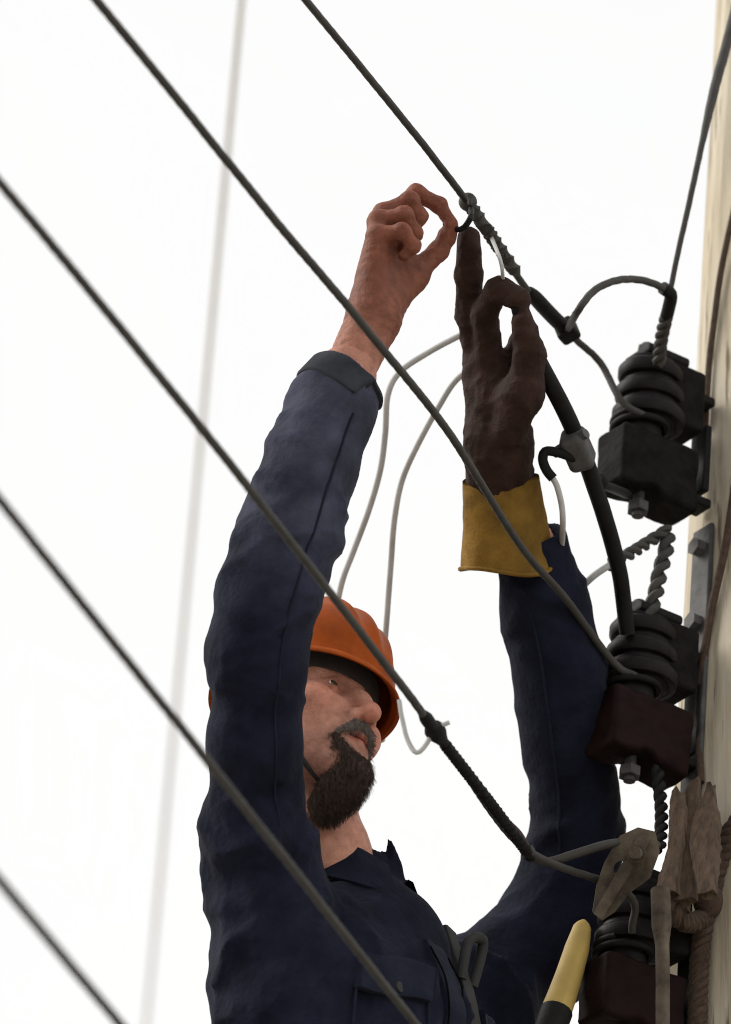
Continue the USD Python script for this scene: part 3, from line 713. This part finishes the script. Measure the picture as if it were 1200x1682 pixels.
def build_body():
    parts = [sdf_head()]
    rp = [C(*a[:3]) for a in RARM]
    s = SDF(*box_of([C(570, 640, .08), C(700, 300, .24), C(755, 380, .22), C(600, 380, .1), C(690, 480, .2)], .045), .0016)
    right_hand(s); s.cone(rp[7], RW[0], .031, .0265, .01)
    s.cone(rp[6], rp[7], .033, .031, .01)
    s.displace(lambda p: .0012 * (ridged(p * 110, 8, 2) - .5) + .0014 * (meshkit.fbm(p * 60, 3, 2) - .5), .02)
    h = s.mesh(); taubin(h, 3); parts.append(h)
    lp = [C(*a[:3]) for a in LARM]
    s = SDF(*box_of([C(870, 930, .3), C(760, 380, .22), C(900, 700, .34)], .06), .0030)
    left_hand(s); s.cone(LW[0], lp[-1], .024, .024, .01); s.cone(lp[-1], lp[-2], .024, .028, .01)
    parts.append(s.mesh())
    s = SDF(*box_of([body(0, 0, -1.45), SR, SL] + rp + lp, .26), .010)
    for ch, r0 in ((rp, .046), (lp, .044)):
        s.chain([(p, r0 - .0016 * i) for i, p in enumerate(ch)], .02)
    s.ell(body(.0, 0, -.19), (.095, .145, .17), BR, k=.05); s.ell(body(.0, 0, -.40), (.105, .145, .17), BR, k=.05)
    s.cone(body(-.01, -.10, -.06), body(-.01, .09, -.06), .045, .045, .04)
    s.cone(body(-.04, -.01, -.06), body(-.032, -.01, .03), .060, .052, .04)
    global LEGS
    hipz = body(0, 0, -.52)
    LEGS = []
    for y, st, kn in ((-1, FOOT + [.05, .0, .08], .10), (1, FOOT + [.20, .1, .20], .16)):
        hp = body(0, y * .09, -.54); ank = st; kne = (hp + ank) / 2 + FB * kn
        LEGS.append([(hp, .082), (kne, .056), (ank, .040)])
        s.chain(LEGS[-1], .04); s.cone(ank, ank + FB * .16 - ZB * .05, .038, .030, .02)
    parts.append(s.mesh())
    try:
        import manifold3d as mf
        ms = [mf.Manifold(mf.Mesh(np.asarray(p.vertices, np.float32), np.asarray(p.faces, np.uint32))) for p in parts]
        if any(q.is_empty() for q in ms): raise ValueError('empty')
        u = ms[0]
        for q in ms[1:]: u = u + q
        r = u.to_mesh(); print('body union ok', len(r.tri_verts))
        return trimesh.Trimesh(r.vert_properties[:, :3], r.tri_verts, process=False)
    except Exception as e:
        print('body union failed', e); return cat(*parts)

bm = build_body()
def tint_body(V):
    q = (V - HEAD) @ HR / .96 ** 2; c = np.ones((len(V), 3))
    def blob(cen, r, col, soft=.5):
        w = np.clip((1 - np.linalg.norm((q - cen) / r, axis=1)) / soft, 0, 1)[:, None]; c[:] = c * (1 - w) + c * np.asarray(col) * w
    blob((.095, 0, -.0745), (.02, .025, .013), (.80, .52, .50))                   # lips
    for y in (-1, 1):
        blob((.075, y * .046, -.028), (.035, .03, .028), (1.06, .86, .82), .9)     # cheeks
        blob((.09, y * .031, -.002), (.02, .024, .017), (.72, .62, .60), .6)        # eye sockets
        blob((-.01, y * .085, -.005), (.04, .02, .045), (1.02, .82, .78), .9)
    blob((.115, 0, -.043), (.02, .02, .02), (1.05, .80, .76), .8)
    n = meshkit.fbm(q * 260, 2, 9)[:, None]
    w = np.clip((1 - np.linalg.norm((q - np.array([.055, 0, -.098])) / np.array([.075, .078, .045]), axis=1)) / .35, 0, 1)[:, None] * (.35 + .65 * n)
    c[:] = c * (1 - w) + c * np.array([.52, .52, .55]) * w                         # stubble
    # tanned bare hand and wrist, darkened further to paint their backlit shade
    d = np.linalg.norm(V - C(660, 430, .18), axis=1); w = np.clip((.20 - d) / .10, 0, 1)[:, None]
    mot = meshkit.fbm(V * 45, 3, 6)[:, None]
    c[:] = c * (1 - w) + c * np.array([.34, .255, .22]) * (.75 + .5 * mot) * w
    return np.clip(c, 0, 1.1)
man.part('body', bm, 'skin', smooth=True, tint=tint_body(bm.vertices))

for y in (-1, 1):
    e = trimesh.creation.icosphere(3, .0122); e.vertices = head(e.vertices + [.0735, y * .0315, -.001])
    p_ = man.part('eye', e, 'eye', smooth=True)
    i_ = trimesh.creation.icosphere(2, .0058); g = unit([.96, .04, .06]); i_.vertices = head(i_.vertices * [.5, 1, 1] + np.array([.0735, y * .0315, -.001]) + g * .0108)
    man.part('iris', i_, 'iris', smooth=True, parent=p_)

# hair and greying beard
def hair():
    s = SDF((-.13, -.12, -.10), (.12, .12, .14), .0025)
    s.ell((-.006, 0, .030), (.100, .083, .090), k=.01); s.cone((-.040, -.02, -.05), (-.040, .02, -.05), .044, .044, .03)
    s.ell((.085, 0, -.030), (.075, .090, .105), k=.012, op='sub')
    s.ell((-.010, -.09, -.01), (.030, .03, .036), k=.01, op='sub'); s.ell((-.010, .09, -.01), (.030, .03, .036), k=.01, op='sub')
    s.displace(lambda p: .005 * (meshkit.fbm(p * np.array([150, 150, 45]), 3, 3) - .5))
    m = s.mesh(); m.vertices = head(m.vertices); return m
man.part('hair', hair(), 'hair', smooth=True)
def beard():
    s = SDF((.0, -.08, -.22), (.14, .08, -.03), .0018); mo = SDF((.05, -.06, -.11), (.14, .06, -.03), .0016)
    mo.chain([((.090, -.028, -.076), .004), ((.1015, -.012, -.0625), .0058), ((.1030, 0, -.0595), .0052), ((.1015, .012, -.0625), .0058), ((.090, .028, -.076), .004)], .006)
    s.chain([((.086, -.028, -.080), .004), ((.086, -.020, -.096), .006), ((.087, -.006, -.117), .011), ((.086, .010, -.118), .012), ((.083, .024, -.098), .0075), ((.086, .028, -.080), .004)], .010)
    s.chain([((.084, .003, -.114), .014), ((.070, .004, -.128), .020), ((.050, .004, -.146), .020)], .02)  # beard run back under the jaw, its dark standing for neck shade
    s.cone((.089, -.010, -.104), (.089, .010, -.104), .009, .009, .012)
    s.displace(lambda p: .0065 * (meshkit.fbm(p * np.array([230, 230, 90]), 3, 13) - .55))
    mo.displace(lambda p: .005 * (meshkit.fbm(p * np.array([230, 230, 90]), 3, 13) - .55))
    m, m2 = s.mesh(), mo.mesh(); m.vertices = head(m.vertices); m2.vertices = head(m2.vertices); return m, m2
b1_, b2_ = beard()
BP1 = man.part('beard', b1_, 'beard', smooth=True); BP2 = man.part('moustache', b2_, 'moustache', smooth=True)
for y in (-1, 1):
    s_ = spline([head([.0885, y * .012, .020]), head([.0905, y * .028, .026]), head([.080, y * .046, .020])], .002)
    man.part('eyebrow', loft(s_, np.interp(np.linspace(0, 1, len(s_)), [0, .3, 1], [.003, .0042, .0018]), 8), 'hair', smooth=True)

def strands_on(m, count, length, width, down, fwd, parent, name, mm, seed):
    rg = np.random.default_rng(seed); P, fi = trimesh.sample.sample_surface(m, count, seed=seed); N = m.face_normals[fi]
    L = length * (.5 + rg.random(count))[:, None]; D = -HR[:, 2] / .96 * down + N * .45 + HR[:, 0] / .96 * fwd + (rg.random((count, 3)) - .5) * .7
    D /= np.linalg.norm(D, axis=1, keepdims=True)
    pts = np.stack([P - N * .002, P + (N * .5 + D * .5) * L * .4, P + D * L * .75 + N * L * .15, P + D * L * 1.1 - HR[:, 2] * L * .15], 1) - man.o
    c = UsdGeom.BasisCurves.Define(stage, path(parent, name))
    c.CreateTypeAttr('linear'); c.CreateCurveVertexCountsAttr(Vt.IntArray([4] * count))
    c.CreatePointsAttr(Vt.Vec3fArray.FromNumpy(pts.reshape(-1, 3).astype(np.float32)))
    c.CreateWidthsAttr(Vt.FloatArray.FromNumpy(np.tile(np.array([1, 1, .8, .3], np.float32) * width, count))); c.SetWidthsInterpolation('vertex')
    UsdShade.MaterialBindingAPI.Apply(c.GetPrim()).Bind(M[mm]); tag(c.GetPrim(), kind='stuff')
strands_on(b1_, 4200, .0065, .00055, 1.1, .25, BP1, 'beard_hair', 'beard', 3)
strands_on(b2_, 600, .0042, .0006, .9, .25, BP2, 'moustache_hair', 'moustache', 4)

# hard hat
def helmet_shell(off=0.0):
    na, nt = 120, 40; a = np.arange(na) / na * 2 * np.pi
    A_, B_, H_ = np.where(np.cos(a) > 0, .118, .103) - off, .1015 - off, .126 - off
    rows = []
    for t in np.linspace(0.001, np.pi / 2, nt):
        x = A_ * np.sin(t) * np.cos(a); y = B_ * np.sin(t) * np.sin(a); z = np.full(na, H_ * np.cos(t) ** .85)
        rid = sum(np.exp(-((y - c) / .008) ** 2) for c in (-.030, 0, .030)) * .0055 * np.clip(np.sin(2 * t), 0, 1) * (np.abs(np.cos(a)) > .2)
        n = np.stack([x / A_, y / B_, z / H_], -1); n /= np.linalg.norm(n, axis=1, keepdims=True)
        rows.append(np.stack([x, y, z], -1) + n * rid[:, None] * (off == 0))
    front = np.clip(np.cos(a), 0, 1) ** 1.6
    ext = .004 + .008 * front
    for u in np.linspace(.15, 1, 9):
        k = u * ext; dip = -.006 * u - .008 * front * u ** 1.3
        dx, dy = np.cos(a), np.sin(a)
        rows.append(np.stack([(A_) * dx + k * dx, B_ * dy + k * dy, dip], -1))
    return np.array(rows)
def helmet():
    o, i = helmet_shell(0), helmet_shell(.0035); i[-9:, :, 2] -= .003; i[-1, :, :2] = o[-1, :, :2] * .998
    n, na = o.shape[:2]
    V = np.vstack([o.reshape(-1, 3), i.reshape(-1, 3)])
    r, c = np.meshgrid(np.arange(n - 1), np.arange(na), indexing='ij'); r, c = r.ravel(), c.ravel(); d = (c + 1) % na
    q = np.c_[r * na + c, (r + 1) * na + c, (r + 1) * na + d, r * na + d]; N = n * na
    F = np.vstack([q, q[:, ::-1] + N])
    cc = np.arange(na); dd = (cc + 1) % na; b = (n - 1) * na
    F = np.vstack([F, np.c_[b + cc, N + b + cc, N + b + dd, b + dd]])
    F = np.vstack([F[:, [0, 1, 2]], F[:, [0, 2, 3]]])
    return V, F
HATO = np.array([.004, 0, .040]); HT = math.radians(-7)
def hat(p):
    p = np.asarray(p, float); c, s = math.cos(HT), math.sin(HT)
    return head(np.stack([p[..., 0] * c - p[..., 2] * s, p[..., 1], p[..., 0] * s + p[..., 2] * c], -1) + HATO)
V, F = helmet()
hp_ = man.part('hard_hat', (hat(V), F), 'hat', smooth=50, label='orange hard hat with moulded ridges')
a = np.linspace(0, 2 * np.pi, 80)
band = np.stack([.101 * np.cos(a) - .002, .086 * np.sin(a), np.full_like(a, -.002)], -1)
bb = []
for z in (-.014, .014): bb.append(band + [0, 0, z])
Vb = np.vstack([bb[0], bb[1], bb[0] * [.985, .985, 1], bb[1] * [.985, .985, 1]]); nb_ = len(a); k = np.arange(nb_ - 1)
Fb = np.vstack([np.c_[k, k + 1, nb_ + k + 1, nb_ + k], np.c_[3 * nb_ + k, 3 * nb_ + k + 1, 2 * nb_ + k + 1, 2 * nb_ + k], np.c_[2 * nb_ + k, 2 * nb_ + k + 1, k + 1, k], np.c_[nb_ + k, nb_ + k + 1, 3 * nb_ + k + 1, 3 * nb_ + k]])
man.part('headband', (hat(Vb), np.vstack([Fb[:, [0, 1, 2]], Fb[:, [0, 2, 3]]])), 'hat_in', smooth=60, parent=hp_)
for y in (-1, 1):
    cl = rbox([.030, .008, .022], .003); cl.vertices = hat(cl.vertices + [.030, y * .103, .004])
    man.part('clip', cl, 'clip', smooth=30, parent=hp_)
    st = spline([hat([.030, y * .097, -.010]), head([.034, y * .086, .0]), head([.040, y * .074, -.05]), head([.052, y * .05, -.105]), head([.054, 0, -.128])], .004)
    man.part('chin_strap', loft(st, .0032, 8), 'strap', parent=hp_)

# ------------------------------------------------------------------ jacket
def sleeve_folds(ax, seed, amp, bend, width):
    z = unit(ax[-1] - ax[0]); x = unit(np.cross(z, [.2, .9, .1])); y = np.cross(z, x)
    R = np.stack([x, y, z], 1); Ctr = np.array(ax)
    def f(p):
        d = np.linalg.norm(p[:, None] - Ctr[None], axis=2).min(1); w = np.clip((.12 - d) / .05, 0, 1)
        q = p @ R; warp = (meshkit.fbm(p * 9, 2, seed + 3) - .5) * .08
        q2 = q * [8, 8, 14]; q2[:, 2] += warp * 22 + q[:, 0] * 10 + q[:, 1] * 5
        fine = ridged(q * [20, 20, 26] + 9 + warp[:, None] * 20, seed + 5, 2)
        mask = np.clip((meshkit.noise(p * 10 + 4, seed + 11) - .25) * 1.8, 0, 1)
        g = sum(np.exp(-(np.linalg.norm(p - b, axis=1) / wd) ** 2) for b, wd in zip(bend, width))
        return w * (-(ridged(q2, seed, 2) ** 1.7 - .33) * amp * (.35 + .9 * g) * (.45 + .75 * mask) - (fine ** 2 - .25) * amp * .45 * mask)
    return f
rp = [C(*a[:3]) for a in RARM]; lp = [C(*a[:3]) for a in LARM]
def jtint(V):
    # raised forearm lightened to paint the light on it, over random mottling
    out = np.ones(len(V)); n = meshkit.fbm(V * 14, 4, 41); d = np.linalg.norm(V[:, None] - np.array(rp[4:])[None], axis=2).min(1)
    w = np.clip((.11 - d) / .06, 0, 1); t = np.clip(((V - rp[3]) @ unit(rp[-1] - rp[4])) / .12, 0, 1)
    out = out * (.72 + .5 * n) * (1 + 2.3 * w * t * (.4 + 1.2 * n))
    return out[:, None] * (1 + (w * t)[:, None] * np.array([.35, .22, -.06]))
JK = SDF(*box_of([body(0, 0, -.62), body(0, 0, .12), SR, SL] + rp + lp, .15), .0036)
JK.ell(body(.015, -.01, -.19), (.122, .165, .22), BR, k=.05); JK.ell(body(.02, 0, -.42), (.135, .175, .25), BR, k=.06)
JK.cone(body(-.02, -.115, -.070), body(-.012, .08, -.06), .052, .060, .04)
JK.cone(body(-.020, -.006, -.03), body(-.014, -.006, .060), .078, .064, .035)
JK.chain([(p, a[3]) for p, a in zip(rp, RARM)], .035)
JK.chain([(p, a[3]) for p, a in zip(lp, LARM)], .035)
JK.cone(rp[0], body(.0, -.110, -.34), .056, .066, .06); JK.cone(lp[0], body(.0, .13, -.36), .070, .07, .06)
JK.displace(sleeve_folds(rp, 3, .0115, [rp[4], rp[0], rp[7]], [.10, .12, .06]), .04)
JK.displace(sleeve_folds(lp, 8, .0115, [lp[3], lp[4], lp[0], lp[8]], [.10, .08, .12, .06]), .04)
def torso_folds(p):
    d = np.minimum(np.linalg.norm(p[:, None] - np.array(rp[1:])[None], axis=2).min(1), np.linalg.norm(p[:, None] - np.array(lp[2:])[None], axis=2).min(1))
    w = np.clip((d - .05) / .06, 0, 1); q = (p - MID) @ BR
    s1 = np.stack([q[:, 0] * 8, q[:, 1] * 13 + q[:, 2] * 7 * np.sign(q[:, 1]), q[:, 2] * 4], 1)
    return w * (-(ridged(s1 + 3, 21, 2) ** 1.8 - .32) * .019 - (ridged(q * [16, 22, 12] + 7, 31, 2) ** 1.5 - .3) * .0065)
JK.displace(torso_folds, .04)
rc, lc = unit(rp[-1] - rp[-2]), unit(lp[-1] - lp[-2])
def local_cut(s, pt, n, rad):
    sl, p = s._win(np.asarray(pt) - rad, np.asarray(pt) + rad, 0)
    s.d[sl] = np.maximum(s.d[sl], (p - np.asarray(pt, np.float32)) @ np.asarray(n, np.float32))
local_cut(JK, rp[-1], unit(rc + .25 * RX - .1 * UP), .06); JK.cone(rp[-1] + rc * .03, rp[-2], RARM[-1][3] - .006, RARM[-2][3] - .010, .002, 'sub')
local_cut(JK, lp[-1] + lc * .012, unit(lc + .0 * RX), .07); JK.cone(lp[-1] + lc * .04, lp[-2], LARM[-1][3] - .006, LARM[-2][3] - .010, .002, 'sub')
JK.ell(body(.025, .005, -.03), (.080, .075, .070), BR, k=.03)
JK.cone(body(-.014, -.006, .045), body(-.006, -.006, .16), .050, .062, .004, 'sub')
JK.cut(body(0, 0, -.60), [0, 0, -1])
jm = JK.mesh(); taubin(jm, 3)
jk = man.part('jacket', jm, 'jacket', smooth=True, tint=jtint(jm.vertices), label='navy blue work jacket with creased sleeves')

# on the cloth: a point found by walking from outside towards the body
def on_cloth(x, y, z, lift=.002):
    return JK.project(body(x + .30, y, z), -FB) + FB * lift
def strip(pts, width, thick, up):
    """Thin band following the cloth through pts."""
    P = spline(pts, .006); t = np.gradient(P, axis=0); t /= np.linalg.norm(t, axis=1, keepdims=True)
    n = unit(up); s_ = np.cross(t, n); s_ /= np.linalg.norm(s_, axis=1, keepdims=True); L = len(P)
    row = lambda a, b: P + s_ * a + n * b
    prof = [row(-width, -.004), row(-width, thick), row(-width * .8, thick * 1.4), row(width * .8, thick * 1.4), row(width, thick), row(width, -.004)]
    K = len(prof); V = np.stack(prof, 1).reshape(-1, 3)
    i, j = np.meshgrid(np.arange(L - 1), np.arange(K), indexing='ij'); i, j = i.ravel(), j.ravel(); k = (j + 1) % K
    q = np.c_[i * K + j, (i + 1) * K + j, (i + 1) * K + k, i * K + k]
    F = np.vstack([q[:, [0, 1, 2]], q[:, [0, 2, 3]], [[0, k, k + 1] for k in range(1, K - 1)], [[(L - 1) * K, (L - 1) * K + k + 1, (L - 1) * K + k] for k in range(1, K - 1)]])
    mm = trimesh.Trimesh(V, F, process=False)
    if mm.volume < 0: mm.invert()
    return mm
man.part('placket', strip([on_cloth(0, -.016, z) for z in np.linspace(-.06, -.58, 14)], .019, .003, FB), 'jacket_trim', parent=jk)
for dy in (-.034, .002):
    man.part('seam', loft(spline([on_cloth(0, dy, z, .0062) for z in np.linspace(-.07, -.58, 14)], .006), .0012, 6), 'jacket', parent=jk)
for sy in (-1, 1):
    for z0, nm in ((-.135, 'pocket_flap'),):
        P = [on_cloth(0, sy * y, z0 - .004 * math.sin(y * 60), .003) for y in np.linspace(.062, .145, 7)]
        man.part(nm, strip(P, .022, .004, FB), 'jacket_trim', parent=jk)
    P = [on_cloth(0, sy * y, z, .001) for y, z in ((.062, -.15), (.063, -.27), (.076, -.285), (.130, -.285), (.144, -.27), (.145, -.15))]
    man.part('pocket_seam', loft(spline(P, .005), .0018, 6), 'jacket_trim', parent=jk)
    man.part('button', align(trimesh.creation.cylinder(.006, .003, sections=16), on_cloth(0, sy * .103, -.148, .008), on_cloth(0, sy * .103, -.148, .02)), 'strap', parent=jk)
# collar: a folded band standing round the neck, open at the throat
def collar():
    na = 60; a = np.linspace(math.radians(20), math.radians(340), na); rows = []
    prof = [(.060, -.030), (.058, .012), (.060, .036), (.064, .042), (.069, .037), (.075, .010), (.084, -.026), (.081, -.028), (.072, .006), (.066, .030), (.064, .010), (.066, -.030)]
    for n_, (r, z) in enumerate(prof):
        fr = np.clip(np.cos(a), 0, 1)
        tip = np.zeros(na)
        rr = r * (1 + .10 * fr) + .012 * tip; drop = -.040 * fr ** 1.5 + .018 * np.clip(-np.cos(a), 0, 1) - .034 * tip
        rows.append(np.stack([-.014 + rr * 1.02 * np.cos(a) + .010 * fr, -.006 + rr * .98 * np.sin(a) + .010 * tip * np.sign(np.sin(a)), z * (1 - .25 * fr) + .054 + drop], -1))
    Q = np.array(rows); K = len(prof)
    Q = Q + .002 * (meshkit.fbm(Q * 25, 2, 12)[..., None] - .5)
    V = body(0, 0, 0) + Q.transpose(1, 0, 2).reshape(-1, 3) @ BR.T
    i, j = np.meshgrid(np.arange(na - 1), np.arange(K), indexing='ij'); i, j = i.ravel(), j.ravel(); k = (j + 1) % K
    q = np.c_[i * K + j, (i + 1) * K + j, (i + 1) * K + k, i * K + k]
    F = np.vstack([q[:, [0, 1, 2]], q[:, [0, 2, 3]]])
    mm = trimesh.Trimesh(V, F, process=False)
    if mm.volume < 0: mm.invert()
    return mm
man.part('collar', collar(), 'jacket_trim', smooth=50, parent=jk)
def cuff_band(c, ax, r, seed, name):
    na = 48; a = np.arange(na) / na * 2 * np.pi
    x = unit(np.cross(ax, [.3, .1, .9])); y = np.cross(ax, x)
    prof = [(-.034, .0005), (-.032, .0028), (-.004, .0028), (.0, .0012), (-.001, -.004)]
    V = []
    for k in a:
        d = np.cos(k) * x + np.sin(k) * y
        for z, dr in prof:
            b = c + ax * z; rr = r
            for _ in range(8): rr = max(.01, rr - float(JK.sample((b - ax * .004 + d * rr)[None])[0]) * .8) if z < -.003 else rr
            V.append(b + d * (rr + dr))
        base = V[-5:]; r_ = np.linalg.norm(base[2] - c - ax * prof[2][0])
        for q in (3, 4): V[-5 + q] = c + ax * prof[q][0] + d * (r_ - .0035 + prof[q][1])
    K = 5; i, j = np.meshgrid(np.arange(na), np.arange(K - 1), indexing='ij'); i, j = i.ravel(), j.ravel(); n2 = (i + 1) % na
    F = np.c_[i * K + j, n2 * K + j, n2 * K + j + 1, i * K + j + 1]; F = np.vstack([F[:, [0, 1, 2]], F[:, [0, 2, 3]]])
    mm = trimesh.Trimesh(np.array(V), F, process=False); return mm
man.part('cuff', cuff_band(rp[-1] - rc * .004, unit(rc + .25 * RX - .1 * UP), RARM[-1][3], 1, 'cuff'), 'cuff_cloth', smooth=50, parent=jk)

# sleeve seams with a raised edge
for ch, dr, i0, i1 in ((rp, unit(-UP * .1 - FW * .9 + RX * .45), 1, 8), (lp, unit(-FW * .9 - RX * .35), 4, 9)):
    sp = spline(ch[i0:i1], .012)
    man.part('sleeve_seam', loft(np.array([JK.project(q + dr * .11, -dr) + dr * .0004 for q in sp]), .0016, 6), 'jacket_trim', parent=jk)

# black harness strap with its buckle loop on the left chest
hs = [on_cloth(0, y, z, .004) for y, z in ((.055, -.005), (.048, -.05), (.042, -.10), (.044, -.18), (.052, -.32), (.060, -.45), (.066, -.57))]
st_ = man.part('harness_strap', strip(hs, .011, .004, FB), 'strap', label='dark harness strap down the left chest')
bc = on_cloth(0, .046, -.055, .016)
lp_ = spline([bc + LB * .012 - ZB * .026, bc + LB * .014 + ZB * .018 + FB * .012, bc + LB * .004 + ZB * .026 + FB * .016, bc - LB * .012 + ZB * .016 + FB * .010, bc - LB * .012 - ZB * .026], .003)
man.part('buckle_loop', loft(lp_, .0062, 10), 'strap', parent=st_)

# glove on the left hand
def glove():
    s = SDF(*box_of([C(840, 860, .3), C(760, 375, .22), C(900, 700, .36)], .06), .0020)
    left_hand(s, .0032); s.cone(LW[1], C(820, 810, .33), .031, .0375, .02)
    s.displace(lambda p: -(ridged(p * np.array([42, 42, 38]), 17, 2) - .45) * .0036 - (ridged(p * 130, 19, 2) - .4) * .0012, .02)
    n_ = unit(C(818, 850, .31) - C(815, 780, .305)); local_cut(s, C(815, 822, .31), n_, .08)
    m = s.mesh(); taubin(m, 2); return m
gp = man.part('glove', glove(), 'glove', smooth=True, label='worn brown leather glove on the left hand')
def gauntlet():
    c0, c1 = C(821, 783, .325), C(833, 928, .343); ax = unit(c1 - c0); L = np.linalg.norm(c1 - c0)
    x = unit(RX - ax * (RX @ ax)); y = np.cross(ax, x); na, nt = 72, 30; a = np.arange(na) / na * 2 * np.pi
    def surf(dr):
        R = []
        for t in np.linspace(-.06, 1, nt):
            r = (.0400 + .0095 * t ** 1.2) * (1 + .05 * np.sin(2 * a + 1) + .03 * np.sin(5 * a + 3 * t)) + dr
            R.append(c0 + ax * (t * L) + r[:, None] * (np.cos(a)[:, None] * x * 1.04 + np.sin(a)[:, None] * y) + ax * (.006 * np.sin(a * 2) * max(t, 0) - .010 * (t < 0.0) * np.cos(a))[:, None])
        R = np.array(R); return R + .0035 * (meshkit.fbm(R * np.array([60, 60, 25]), 3, 9)[..., None] - .5)
    o, i = surf(0), surf(-.0035); n = nt; V = np.vstack([o.reshape(-1, 3), i.reshape(-1, 3)]); N = n * na
    r, c = np.meshgrid(np.arange(n - 1), np.arange(na), indexing='ij'); r, c = r.ravel(), c.ravel(); d = (c + 1) % na
    q = np.c_[r * na + c, (r + 1) * na + c, (r + 1) * na + d, r * na + d]; cc = np.arange(na); dd = (cc + 1) % na; b = (n - 1) * na
    F = np.vstack([q, q[:, ::-1] + N, np.c_[b + cc, N + b + cc, N + b + dd, b + dd], np.c_[N + cc, cc, dd, N + dd]])
    mm = trimesh.Trimesh(V, np.vstack([F[:, [0, 1, 2]], F[:, [0, 2, 3]]]), process=False)
    if mm.volume < 0: mm.invert()
    hem = loft(np.vstack([o[-1], o[-1][:1]]), .0028, 8)
    seam = loft(o[2:, 54] , .0018, 6)
    return mm, hem, seam
g_, h_, s_ = gauntlet()
man.part('gauntlet', g_, 'cuff', smooth=True, parent=gp, label='yellow gauntlet of the glove')
man.part('hem', h_, 'cuff', parent=gp); man.part('seam', s_, 'cuff', parent=gp)

# trousers and boots (below the view)
ts = SDF(*box_of([body(0, 0, -.5), FOOT], .35), .009)
ts.ell(body(0, 0, -.54), (.135, .172, .12), BR, k=.04)
for ch in LEGS: ts.chain([(p, r + .016) for p, r in ch], .05)
ts.displace(lambda p: -(ridged(p * np.array([14, 14, 24]), 5, 2) - .45) * .014)
man.part('trousers', ts.mesh(), 'trousers', smooth=True)
for ch in LEGS:
    an = ch[-1][0]; s = SDF(an - .30, an + .30, .008)
    s.cone(an + ZB * .10, an, .060, .054, .02); s.cone(an - ZB * .03, an + FB * .17 - ZB * .05, .052, .042, .03)
    man.part('boot', s.mesh(), 'boot', smooth=True)
